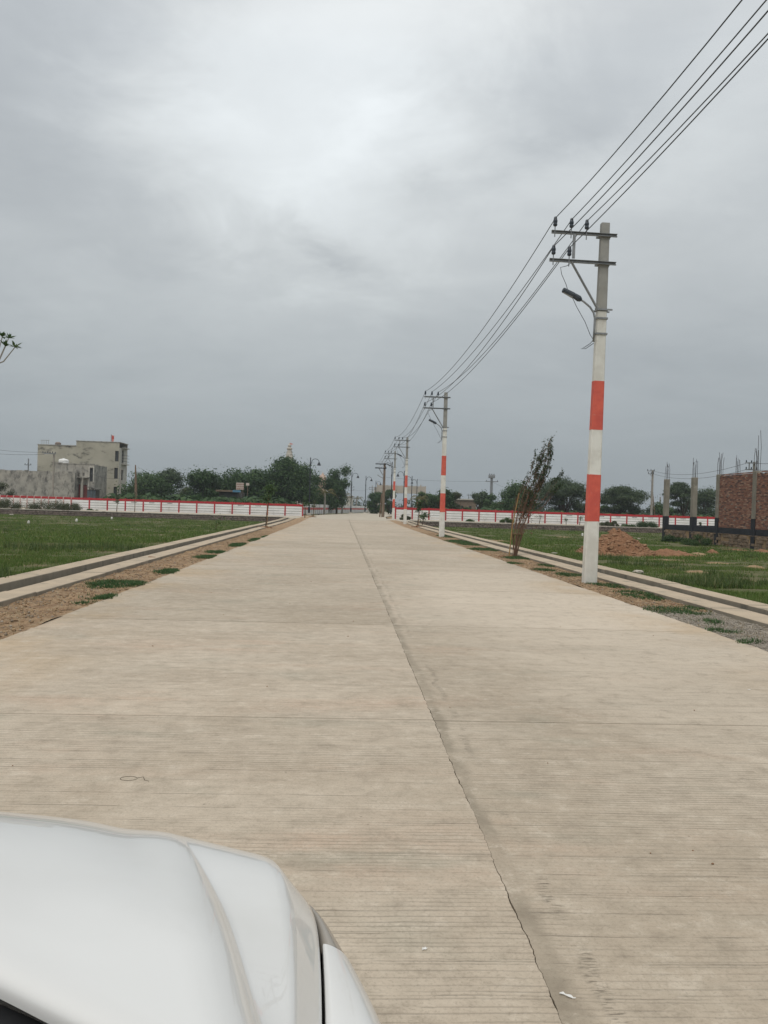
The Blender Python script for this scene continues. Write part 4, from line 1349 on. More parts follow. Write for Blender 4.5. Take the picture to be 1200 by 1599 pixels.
# beige gantry / pavilion across the far road
GD = 235.0
gx0, gx1 = X(589, GD), X(664, GD)
t = thing('gantry', 'long beige concrete gantry beam on legs spanning the far road', 'gantry', (0, 0, 0))
za, zb_ = Z(625, 770, GD), Z(625, 758.5, GD)
m_ = MB(); m_.box(gx0, gx1, GD, GD + 3, za, zb_); m_.build('beam', M['pavilion'], t)
n = 10
for i in range(n + 1):
    x = gx0 + (gx1 - gx0) * i / n
    m_ = MB(); m_.box(x - .16, x + .16, GD - .18, GD - .002, za + .1, zb_ + (.5 if i % 3 == 0 else .12)); m_.build('rib', M['pavilion'], t)
m_ = MB(); m_.box(gx0 - .1, gx1 + .1, GD - .25, GD + 3.1, zb_ + .002, zb_ + .2)
for px, w in ((587.2, .55), (591.5, .35), (661.5, .7)):
    m_ = MB(); x = X(px, GD); m_.box(x - w, x + w, GD + .3, GD + 2.6, -.2, za - .003 if w != .55 else zb_ - .6); m_.build('leg', M['pavilion'], t)

# low houses far right of the road
HD = 128.0
t = thing('low_house', 'low red washed house with flat roof behind the round trees', 'house', (0, 0, 0))
m_ = MB(); ops = [(X(662, HD), X(666, HD), .6, 1.9), (X(676, HD), X(680, HD), .1, 2.1)]
wall_openings(m_, X(654, HD), X(694, HD), -.2, Z(670, 781, HD), HD, ops); shell(m_, X(654, HD), X(694, HD), HD, HD + 4, -.2, Z(670, 781, HD)); m_.build('wall', M['red_house'], t)
for o_ in ops: window(t, *o_, HD)
m_ = MB(); m_.box(X(652, HD), X(696, HD), HD - .5, HD + 4.2, Z(670, 780.9, HD), Z(670, 779, HD)); m_.build('roof', M['wood'], t)
HD = 150.0
t = thing('low_house', 'low grey house with pale parapet left of the small round trees', 'house', (0, 0, 0))
m_ = MB(); ops = [(X(720, HD), X(724, HD), .5, 2.2), (X(733, HD), X(737, HD), .9, 2.2)]
wall_openings(m_, X(714, HD), X(744, HD), -.2, Z(730, 781, HD), HD, ops); shell(m_, X(714, HD), X(744, HD), HD, HD + 5, -.2, Z(730, 781, HD)); m_.build('wall', M['old_pole'], t)
for o_ in ops: window(t, *o_, HD)
m_ = MB(); m_.box(X(713, HD), X(745, HD), HD - .3, HD + 5.2, Z(730, 780.9, HD), Z(730, 779, HD)); m_.build('roof', M['pale_wall'], t)
t = thing('low_house', 'small pale house glimpsed between the trees behind the leaning young tree', 'house', (0, 0, 0))
m_ = MB(); m_.box(X(785, HD), X(800, HD), HD, HD + 4, -.2, Z(790, 787, HD)); m_.build('wall', M['pale_wall'], t)
m_ = MB(); m_.box(X(784, HD), X(801, HD), HD - .3, HD + 4.1, Z(790, 786.9, HD), Z(790, 785, HD)); m_.build('roof', M['red_house'], t)
HD = 185.0
t = thing('low_house', 'pale house wall standing right of the slim dark tree', 'house', (0, 0, 0))
m_ = MB(); m_.box(X(541, HD), X(551, HD), HD, HD + 4, -.2, Z(546, 776, HD)); m_.build('wall', M['pale_wall'], t)
m_ = MB(); m_.box(X(540.5, HD), X(551.5, HD), HD - .2, HD + 4.1, Z(546, 775.9, HD), Z(546, 774.7, HD)); m_.build('roof', M['pavilion'], t)

# ---------------------------------------------------------------- unfinished brick building on the right
t = thing('unfinished_building', 'half built brick building with raw concrete columns, rebar and black plinth band', 'building', (0, 0, 0))
CX = 23.02
cols = [(53.6, 4.05), (49.3, 4.02), (45.9, 4.08), (41.7, 4.10), (37.4, 4.10)]
rng = random.Random(11)


def column(x, y, zt, zblack, zbase, w=.29, bars=6, bh=(.8, 1.3)):
    m_ = MB(); m_.box(x - w / 2, x + w / 2, y - w / 2 - .05, y + w / 2 + .05, zblack, zt); c_ = m_.build('column', M['column'], t, bevel=.015)
    m_ = MB(); m_.box(x - w / 2 - .006, x + w / 2 + .006, y - w / 2 - .056, y + w / 2 + .056, zbase, zblack - .002); m_.build('painted_column_foot', M['bitumen'], t)
    m_ = MB()
    for i in range(bars):
        bx = x + (i % 3 - 1) * w * .36; byy = y + (-.13 if i < 3 else .13)
        h = rng.uniform(*bh)
        m_.tube([(bx, byy, zt - .02), (bx + rng.uniform(-.03, .03), byy, zt + h * .6), (bx + rng.uniform(-.07, .07), byy + rng.uniform(-.05, .05), zt + h)], .013, 4)
    m_.build('rebar', M['rebar'], c_)


for i, (y, zt) in enumerate(cols):
    column(CX, y, zt, 1.42, -.5, bars=6, bh=((.9, 1.25), (.9, 1.3), (1.0, 1.35), (1.0, 2.3), (1.0, 1.4))[i])
column(CX + 6.2, 55.6, 4.05, 1.42, -.5, bh=(1.6, 2.1))
column(CX + 6.2, 48.9, 4.05, 1.42, -.5, bh=(.9, 1.3))
column(CX + 3.0, 41.0, 4.0, 1.42, -.5, bh=(.9, 1.2))
# plinth beam
ys_ = [c_[0] for c_ in cols]
m_ = MB()
for a, b in zip(ys_[:-1], ys_[1:]): m_.box(CX - .12, CX + .12, b + .21, a - .21, .50, .84)
m_.box(CX + .155, CX + 6.0, 53.5, 53.74, .50, .84)
m_.box(CX + 6.08, CX + 6.32, 37.5, 53.4, .50, .84)
m_.build('plinth_beam', M['bitumen'], t)
# rubble foundation wall
m_ = MB(); m_.box(CX - .10, CX + .22, 36.5, 53.4, -.7, .497); m_.build('foundation_core', M['bare'], t)
s = MB()
z = -.5
while z < .45:
    h = rng.uniform(.16, .24)
    y = 36.6
    while y < 53.2:
        w = rng.uniform(.2, .5); hh = min(h, .49 - z)
        q = []
        d = rng.uniform(.03, .10)
        for sy, sz, sx in [(-1, -1, 0), (1, -1, 0), (1, 1, 0), (-1, 1, 0), (-.7, -.7, 1), (.7, -.7, 1), (.7, .7, 1), (-.7, .7, 1)]:
            q.append((CX - .102 - d * sx, y + w / 2 + sy * w * .48 + rng.uniform(-.02, .02), z + hh / 2 + sz * hh * .48))
        if rng.random() < .8: s.add(q, [(7, 6, 5, 4), (4, 5, 1, 0), (5, 6, 2, 1), (6, 7, 3, 2), (7, 4, 0, 3)])
        y += w + .01
    z += h
M['found_stone'] = pmat('foundation_stone', (.24, .175, .12), (.16, .125, .09), 2.5, .95, .6, 15, c3=(.30, .22, .15), s3=3)
o = s.build('foundation_stones', M['found_stone'], t); o['kind'] = 'stuff'
# brick infill, real courses with recessed joints
for a, b in ((45.9, 41.7), (41.7, 37.4)):
    m_ = MB(); m_.box(CX - .085, CX + .10, b + .2, a - .2, .842, 3.95); m_.build('wall_mortar', M['mortar_bed'], t)
    s = MB(); z = .846; r_ = 0
    while z < 4.0:
        y = b + .2 - (.12 if r_ % 2 else 0)
        top = z > 3.93
        while y < a - .21:
            y0, y1 = max(y + .006, b + .2), min(y + .236, a - .202)
            if y1 - y0 > .04 and rng.random() < (.985 if not top else .97):
                d = rng.uniform(.008, .026)
                s.box(CX - .085 - d, CX - .087, y0, y1, z + .008, z + .074 + rng.uniform(-.003, .002))
            y += .24
        z += .085; r_ += 1
    o = s.build('brick_courses', M['brick'], t); o['kind'] = 'stuff'
#PART4
# ------------------------------------------------------------------ thin ground haze round the whole scene
hz = MB(); hz.box(-3600, 3600, -800, 4100, -1.6, 19.0)
hm = bpy.data.materials.new('thin_haze'); hm.use_nodes = True
H_ = NT(hm.node_tree); H_.n.remove(H_.n['Principled BSDF'])
pv = H_.new('ShaderNodeVolumePrincipled'); pv.inputs['Color'].default_value = (.80, .87, .93, 1); pv.inputs['Density'].default_value = .0005
pv.inputs['Anisotropy'].default_value = .2
H_.l.new(pv.outputs[0], H_.n['Material Output'].inputs['Volume'])
hz = hz.build('haze', hm); hz['kind'] = 'stuff'; hz['label'] = 'thin grey haze lying over the fields and road'



# ================================================================== VEGETATION
def leaf_quads(C, nrm, size, aspect, rng, curl=.25):
    """diamond-ish leaves at centres C facing nrm; returns V, F"""
    n = len(C)
    r = rng.normal(size=(n, 3))
    a = np.cross(nrm, r); a /= np.linalg.norm(a, axis=1, keepdims=True) + 1e-9
    b = np.cross(nrm, a)
    L = (size * rng.uniform(.6, 1.35, n))[:, None]
    Wd = L * aspect
    up = nrm * L * curl
    V = np.stack([C - a * L * .5, C + b * Wd * .5 + up * .35, C + a * L * .5 - up * .3, C - b * Wd * .5 + up * .35], 1).reshape(-1, 3)
    F_ = np.arange(4 * n).reshape(n, 4)
    return V, F_


def crown_points(rng, clumps, n, shell=.45):
    cl_ = np.array(clumps)                       # x y z rx ry rz
    w = (cl_[:, 3] * cl_[:, 4] * cl_[:, 5]) ** (2 / 3.0); w = w / w.sum()
    idx = rng.choice(len(cl_), n, p=w)
    d = rng.normal(size=(n, 3)); d /= np.linalg.norm(d, axis=1, keepdims=True)
    rr = rng.uniform(0, 1, n) ** shell
    P_ = cl_[idx, :3] + d * rr[:, None] * cl_[idx, 3:6]
    nr = d * .7 + rng.normal(size=(n, 3)) * .55 + np.array([0, 0, .45])
    nr /= np.linalg.norm(nr, axis=1, keepdims=True)
    return P_, nr


def limb(m_, a, b, r0_, r1_, rng, bend=.12, n=5, sides=6):
    a, b = Vector(a), Vector(b)
    L = (b - a).length
    off = Vector((rng.uniform(-1, 1), rng.uniform(-1, 1), rng.uniform(-.2, .8))) * L * bend
    pts = [a.lerp(b, i / n) + off * math.sin(PI * i / n) for i in range(n + 1)]
    m_.tube(pts, [r0_ + (r1_ - r0_) * i / n for i in range(n + 1)], sides)


def tree(label, px, top, half, d, style, mat, seed, n=3500, leaf=.32, low=.30, name='tree', trunk_x=0.0, group=None, clumps_n=18, skew=0.0, cat='tree'):
    """crown drawn from clumps on limbs: width, height and habit as measured"""
    rng = np.random.default_rng(seed); rr = random.Random(seed)
    n = int(n * 2.0); leaf *= .88
    p = at(px, top, d); H = p.z + .05; R = half * d / F_PX
    t = thing(name, label, cat, (p.x, d, -.06), 0, group)
    cl_ = []
    lowz = H * low
    if style == 'umbrella':
        for i in range(clumps_n):
            w = rr.uniform(0, 2 * PI); q = math.sqrt(rr.uniform(0.02, 1)) * .80
            x, y = math.cos(w) * q * R, math.sin(w) * q * R
            zt = lowz + (H - lowz) * (.93 - .50 * q ** 2.0) * rr.uniform(.80, 1.0)
            s = R * rr.uniform(.24, .38)
            cl_.append((x + skew * R * (zt / H), y, zt - s * .30, s * 1.15, s * 1.15, s * .52))
        for i in range(int(clumps_n * .8)):
            w = rr.uniform(0, 2 * PI); q = rr.uniform(.35, .92)
            s = R * rr.uniform(.16, .26)
            cl_.append((math.cos(w) * q * R, math.sin(w) * q * R, lowz + (H - lowz) * rr.uniform(.02, .50), s * 1.25, s * 1.25, s * .62))
    elif style == 'round':
        for i in range(clumps_n):
            w = rr.uniform(0, 2 * PI); u = rr.uniform(-1, 1)
            q = math.sqrt(1 - u * u) * rr.uniform(.40, .80)
            s = R * rr.uniform(.20, .50)
            cz = (H + lowz) / 2 + u * (H - lowz) / 2 * .78
            wide = 1.0 - .22 * max(0, u) ** 2
            cl_.append((math.cos(w) * q * R * wide + skew * R * u, math.sin(w) * q * R * wide, cz, s * 1.1, s * 1.1, s * .8))
    elif style == 'tall':
        for i in range(clumps_n):
            u = rr.uniform(0, 1); z = lowz + (H - lowz) * (.08 + .84 * u)
            w = rr.uniform(0, 2 * PI); q = rr.uniform(.25, .72) * (1.0 - .35 * abs(u - .5))
            s = R * rr.uniform(.32, .52)
            cl_.append((math.cos(w) * q * R, math.sin(w) * q * R, z, s, s, s * .9))
    zmax = max(c_[2] + c_[5] for c_ in cl_); k_ = (H - lowz * .5) / (zmax - lowz * .5)
    cl_ = [(a, b, lowz * .5 + (c_ - lowz * .5) * k_, e, f, g) for a, b, c_, e, f, g in cl_]
    P_, nr = crown_points(rng, cl_, n)
    # stray sprigs break the outline
    ns = n // 6
    e = rng.normal(size=(ns, 3)); e /= np.linalg.norm(e, axis=1, keepdims=True)
    base_i = rng.integers(0, len(cl_), ns); ca = np.array(cl_)
    P2 = ca[base_i, :3] + e * ca[base_i, 3:6] * rng.uniform(1.0, 1.6, (ns, 1))
    P_ = np.concatenate([P_, P2]); nr = np.concatenate([nr, e])
    P_[:, 2] = np.maximum(P_[:, 2], .25)
    asp = .42 if style == 'umbrella' else .55
    V, F_ = leaf_quads(P_, nr, leaf, asp, rng)
    mk_np('crown', V, F_, mat, t)
    m_ = MB()
    fork = H * (low * .9 + .06) if style != 'tall' else H * .3
    r_ = max(.10, R * .055)
    tx_ = trunk_x * R
    m_.tube([(tx_, 0, -.4), (tx_ * .9, .05, fork * .5), (tx_ * .7, 0, fork)], [r_ * 1.5, r_ * 1.1, r_], 8)
    for c_ in sorted(cl_, key=lambda c: -c[2])[:12]:
        limb(m_, (tx_ * .7, 0, fork * rr.uniform(.85, 1)), c_[:3], r_ * .62, r_ * .14, rr)
    m_.build('trunk', M['bark'], t)
    return t


TG = 'trees beyond the boundary fence'
# left of the road
tree('wide bushy mid green tree right of the three storey grey building', 230, 736, 42, 121, 'round', M['leaf_mid'], 1, 5200, .36, .05, group=TG, clumps_n=26)
tree('small feathery tree with loose top at the right shoulder of the wide bushy tree', 268, 731, 26, 124, 'round', M['leaf_acacia'], 2, 2600, .34, .1, group=TG, clumps_n=14)
tree('dark dense tree with drooping top beside the roadside shack, leftmost of the dark trees', 322, 734, 37, 112, 'round', M['leaf_dark'], 3, 4600, .36, .02, group=TG, clumps_n=20)
tree('dark dense tree behind the banded signboard', 361, 731, 42, 114, 'round', M['leaf_dark'], 4, 4600, .36, .06, group=TG, clumps_n=20)
tree('dark dense tree filling the space between signboard and tallest tree', 400, 732, 42, 113, 'round', M['leaf_dark'], 5, 4400, .36, .03, group=TG, clumps_n=20)
tree('dark tree low between the shack and the leftmost dark tree', 342, 740, 34, 117, 'round', M['leaf_dark'], 25, 3600, .36, .02, group=TG, clumps_n=18)
tree('dark tree in the gap just right of the banded signboard', 381, 739, 34, 117, 'round', M['leaf_mid'], 26, 3600, .36, .02, group=TG, clumps_n=18)
tree('mid green tree at the left shoulder of the tallest tree', 424, 734, 34, 119, 'round', M['leaf_mid'], 27, 3600, .36, .02, group=TG, clumps_n=18)
tree('low dark tree at the right foot of the tallest tree behind the first lamp', 481, 757, 19, 121, 'round', M['leaf_dark'], 28, 2600, .34, .02, group=TG, clumps_n=14)
tree('tallest broad dark green tree with the temple spire behind its crown', 455, 712.5, 42, 116, 'round', M['leaf_dark'], 6, 9000, .36, .04, group=TG, clumps_n=34)
tree('slim upright dark tree with ragged crown left of the railing lamps', 528, 726.5, 24, 130, 'tall', M['leaf_dark'], 7, 3800, .36, .12, group=TG, clumps_n=18)
tree('small ragged dark tree squeezed between tallest tree and slim upright tree', 500, 741, 19, 128, 'tall', M['leaf_dark'], 8, 2000, .34, .08, group=TG, clumps_n=12)
tree('grey green shrubby tree at the far left edge before the stained wall', 2, 752, 19, 106.5, 'round', M['leaf_dull'], 9, 1300, .26, .05, group=TG, clumps_n=12)
# beyond the junction
tree('dark tree standing behind the old brown pole, left half under the gantry', 590, 768, 17, 150, 'round', M['leaf_dark'], 10, 2600, .36, .05, group=TG, clumps_n=14)
tree('dark tree under the gantry between the old brown pole and fourth banded pole', 608, 764, 17, 152, 'round', M['leaf_dark'], 11, 2300, .36, .05, group=TG, clumps_n=12)
tree('dark round tree behind the second banded pole', 690, 762.5, 23, 122, 'round', M['leaf_dark'], 12, 3200, .36, .1, group=TG, clumps_n=16)
tree('brownish green round tree just right of the second banded pole', 709, 768, 13, 124, 'round', M['leaf_dull'], 13, 1700, .34, .1, group=TG, clumps_n=10)
tree('low dark tree beside the red washed house', 664, 768, 17, 126, 'round', M['leaf_mid'], 14, 2000, .36, .1, group=TG, clumps_n=12)
tree('small grey green tree left of the transformer pole', 748, 767, 15, 120, 'tall', M['leaf_acacia'], 15, 2000, .32, .1, group=TG, clumps_n=12)
tree('small rounded tree in front of the transformer pole', 770, 771, 17, 118, 'round', M['leaf_mid'], 16, 2200, .32, .1, group=TG, clumps_n=12)
tree('mid green tree behind the leaning young tree', 812, 754.5, 34, 112, 'round', M['leaf_mid'], 17, 4200, .34, .1, group=TG, clumps_n=20, skew=-.1)
tree('broad feathery tree with dense rounded crown left of the nearest banded pole', 883, 743, 43, 108, 'umbrella', M['leaf_acacia'], 18, 11500, .28, .10, group=TG, clumps_n=34)
tree('flat topped feathery tree with visible dark trunk right of the nearest banded pole', 976, 758, 39, 106, 'umbrella', M['leaf_acacia'], 19, 8200, .28, .20, group=TG, clumps_n=26, trunk_x=-.12)
tree('taller open feathery tree between the two freestanding raw columns', 1066, 752, 25, 108, 'umbrella', M['leaf_acacia'], 20, 4600, .27, .2, group=TG, clumps_n=20, skew=-.15, trunk_x=.2)
tree('rounded green tree behind the second raw column and the brick wall', 1100, 761, 32, 112, 'round', M['leaf_acacia'], 21, 4200, .3, .1, group=TG, clumps_n=20)
tree('low green bush like tree behind the short slim pole', 1030, 784, 22, 104, 'round', M['leaf_mid'], 22, 1800, .28, .04, group=TG, clumps_n=10)
tree('low dark scrubby tree just right of the nearest banded pole', 938, 780, 20, 112, 'round', M['leaf_mid'], 23, 1900, .3, .04, group=TG, clumps_n=10)
tree('low scrubby tree left of the dark trees by the shack', 296, 760, 17, 116, 'round', M['leaf_dull'], 24, 1500, .3, .05, group=TG, clumps_n=10)


def woods(name, label, x0, x1, y0, y1, h, n, seed):
    rng = np.random.default_rng(seed)
    xs = rng.uniform(x0, x1, n // 60); ys = rng.uniform(y0, y1, n // 60); hs = h * rng.uniform(.35, 1.0, n // 60)
    ci = rng.integers(0, len(xs), n)
    e = rng.normal(size=(n, 3)); e /= np.linalg.norm(e, axis=1, keepdims=True)
    C = np.stack([xs[ci], ys[ci], hs[ci] * .5], 1) + e * (rng.uniform(.4, 1, n) ** .5)[:, None] * np.stack([hs[ci] * .8, hs[ci] * .8, hs[ci] * .5], 1)
    C[:, 2] = np.maximum(C[:, 2], .1)
    V, F_ = leaf_quads(C, e, .9, .7, rng)
    o = mk_np(name, V, F_, M['woods' if name == 'woods' else 'leaf_dark'])
    tag(o, label, None, None, 'stuff')


woods('woods', 'far hazy belt of scrub and woods behind everything', -210, 260, 250, 330, 5.0, 26000, 41)
woods('scrub', 'low scrub growing behind the left boundary fence', -31, -6, 97, 108, 2.4, 9000, 42)
woods('scrub', 'low scrub growing behind the right boundary fence', 15, 62, 99, 116, 1.9, 9000, 43)


def bush(label, px, pyb, top, half, d, mat, seed, n=900, leaf=.11, zb=None, name='bush', group='bushes and weeds along the boundary fences'):
    rng = np.random.default_rng(seed); rr = random.Random(seed)
    b = at(px, pyb, d); zt = Z(px, top, d); R = half * d / F_PX
    z0 = b.z if zb is None else zb
    t = thing(name, label, 'bush', (b.x, d, z0), 0, group)
    H = zt - z0
    cl_ = []
    for i in range(max(9, min(26, int(R * 16 / max(H, .3))))):
        x = rr.uniform(-.82, .82) * R; y = rr.uniform(-.6, .6) * min(R, .8)
        s = rr.uniform(.30, .50) * min(R, H * 1.2)
        z = max(s * .5, H * rr.uniform(.2, .85) * (1 - .55 * abs(x) / R) - s * .3)
        cl_.append((x, y, z, s * 1.1, s, s * .8))
    P_, nr = crown_points(rng, cl_, int(n * 3.2), .5)
    P_[:, 2] = np.maximum(P_[:, 2], .02)
    V, F_ = leaf_quads(P_, nr, leaf, .45, rng)
    mk_np('foliage', V, F_, mat, t)
    m_ = MB()
    for c_ in cl_: m_.tube([(c_[0] * .3, c_[1] * .3, -.15), (c_[0] * .7, c_[1] * .7, c_[2] * .6), c_[:3]], [.03, .02, .01], 4)
    m_.build('stem', M['bark'], t)
    return t


bush('dark rounded bush by the cross road at the far left edge', 10, 795, 775, 19, 83, M['leaf_dull'], 51, 1300)
bush('broad olive bush by the cross road in front of the pinkish posts', 76, 797, 777.5, 34, 83.5, M['leaf_dull'], 52, 1900)
bush('small olive bush at the right end of the broad olive bush', 112, 798, 780.5, 14, 84, M['leaf_dull'], 53, 900)
bush('tiny weed tuft at the foot of the left fence beside the olive bushes', 141, 799, 793, 6, 88, M['leaf_mid'], 54, 350)
bush('tiny dark weed at the left fence foot before the sapling', 152, 800, 795, 4, 88, M['leaf_mid'], 55, 250)
bush('small grey bush at the left end of the right boundary fence', 633, 812, 800, 8, 86, M['leaf_dull'], 56, 800)
bush('small weed clump at the fence foot right of the second banded pole', 734, 815, 810, 6, 88, M['leaf_mid'], 57, 350)
bush('low green weed clump at the fence foot behind the leaning young tree', 792, 817, 807, 11, 87, M['leaf_bright'], 58, 800)
bush('tall grey green bush by the fence right of the nearest banded pole', 947, 822, 810, 10, 86, M['leaf_dull'], 59, 1000)
bush('rounder grey green bush next to the tall grey green bush', 960, 822, 811, 7, 85, M['leaf_dull'], 60, 700)
bush('low weed strip along the fence between the bushes and the stay pole', 980, 823, 817, 14, 85, M['leaf_mid'], 61, 800)
bush('dark dome shaped bush in front of the fence beside the stay pole', 1010, 825, 809, 15, 83, M['leaf_dark'], 62, 1700, .10)
bush('dark leafy shrub against the plinth under the first raw column', 1050, 850, 832, 15, 50.2, M['leaf_dark'], 63, 1300, .09, -.32, 'shrub', 'shrubs at the foot of the unfinished building')
bush('broad leafy shrub against the plinth under the second raw column', 1091, 856, 833, 19, 44.6, M['leaf_mid'], 64, 1600, .09, -.30, 'shrub', 'shrubs at the foot of the unfinished building')
bush('small sapling like weed growing before the plank fence under the second raw column', 1094, 826, 812, 4, 84, M['leaf_dull'], 65, 260)


def young_plant(label, px, pyb, top, d, lean, mat, seed, n=160, leaf=.16, crown_from=.45, spread=.35, stake=True, moundy=False, z0=None, cat='sapling', name='sapling', r=.022, stems=2):
    rng = np.random.default_rng(seed); rr = random.Random(seed)
    b = at(px, pyb, d); z0 = (rz(d) - .02) if z0 is None else z0
    H = Z(px, top, d) - z0
    t = thing(name, label, cat, (b.x, d, z0), 0, 'young saplings planted along the verges')
    m_ = MB(); ends = []
    for s in range(stems):
        dx = lean + rr.uniform(-.14, .14); dy = rr.uniform(-.14, .14)
        pts = [(.03 * s, 0, -.1), (dx * .2 + .04 * s, dy * .3, H * .35), (dx * .6 + .02 * s, dy * .7, H * .7), (dx, dy, H * rr.uniform(.86, .98))]
        m_.tube(pts, [r, r * .85, r * .55, r * .25], 5); ends.append(pts)
        for k in range(5):
            u = rr.uniform(.35, .95); p = Vector(pts[2]).lerp(Vector(pts[3]), u) if u > .6 else Vector(pts[1]).lerp(Vector(pts[2]), u / .6)
            q = p + Vector((rr.uniform(-1, 1), rr.uniform(-1, 1), rr.uniform(.1, .7))) * spread * .7
            m_.tube([p, p.lerp(q, .5) + Vector((0, 0, .03)), q], [r * .45, r * .3, r * .12], 4)
            ends.append([tuple(p), tuple(q)])
    m_.build('stem', M['bark'], t)
    C = []
    for _ in range(n):
        e = rr.choice(ends); a = Vector(e[-2]); q = Vector(e[-1])
        p = a.lerp(q, rr.uniform(.3, 1.08)) + Vector((rr.gauss(0, 1), rr.gauss(0, 1), rr.gauss(0, .8))) * spread * .22
        if p.z > H * crown_from * .8: C.append(tuple(p))
    C = np.array(C); nr = rng.normal(size=C.shape) + np.array([0, 0, .8]); nr /= np.linalg.norm(nr, axis=1, keepdims=True)
    V, F_ = leaf_quads(C, nr, leaf, .42, rng)
    mk_np('leaves', V, F_, mat, t)
    if stake:
        m_ = MB(); m_.tube([(.10, -.06, -.1), (.14, -.05, H * .78)], .014, 5); m_.build('stake', M['bamboo'], t)
    if moundy:
        m_ = MB()
        for _ in range(26):
            w = rr.uniform(0, 2 * PI); q = rr.uniform(.0, .42); s = rr.uniform(.05, .12)
            m_.rbox((math.cos(w) * q, math.sin(w) * q, s * .25 + .1 * (1 - q / .45)), (s * 1.5, s, s * .7), rr.uniform(0, 3), 0, rr.uniform(-.4, .4))
        o = m_.build('earth_ring', M['clod'], t); o['kind'] = 'stuff'
    return t


young_plant('leafy sapling in a ring of earth clods on the left verge', 414.5, 826, 757, 45.5, .30, M['leaf_mid'], 71, 420, .17, .42, .55, True, True)
young_plant('thin dark sapling on the left verge near the corner of the left fence', 476, 808, 776, 80, .05, M['leaf_dark'], 72, 260, .20, .2, .5, True)
young_plant('bare stemmed sapling on the left verge at the foot of the first swan necked lamp', 489, 806, 781, 86, .1, M['leaf_dull'], 73, 90, .18, .5, .4, True, True)
young_plant('stubby sapling with dark leaves on the right verge between second and third banded poles', 652, 822, 783, 58, .06, M['leaf_dark'], 74, 300, .17, .25, .45, True, True)
young_plant('spreading low sapling beside the stubby dark sapling on the right verge', 659, 816, 803, 61, .25, M['leaf_mid'], 75, 200, .17, .2, .6, False)
young_plant('scrawny sapling in front of the left fence under the pale thin pole', 182, 802, 776, 84, .12, M['leaf_dull'], 76, 200, .17, .2, .4, True, False, .1)
young_plant('bare thin sapling stake against the left fence under the broken pole', 210, 801, 765, 86, .02, M['leaf_dull'], 77, 26, .12, .7, .2, True, False, .1)
young_plant('twiggy little plant before the right fence, left of the broad feathery tree', 842, 819, 806, 86, .10, M['leaf_dull'], 78, 46, .14, .3, .5, False, False, .1)
young_plant('leaning twiggy plant before the right fence below the broad feathery tree', 905, 820, 806, 86, .25, M['leaf_dark'], 79, 70, .15, .3, .4, False, False, .1)
young_plant('small dark leaved plant before the right fence below the broad feathery tree', 884, 820, 812, 86, .1, M['leaf_dark'], 80, 60, .15, .2, .4, False, False, .1)
young_plant('low scruffy weed plant in the left field close to the drain', 336, 826, 817, 47, .1, M['leaf_bright'], 81, 90, .13, .1, .9, False, False, float(gz(-8, 47)), 'plant', 'weed_plant', .012)


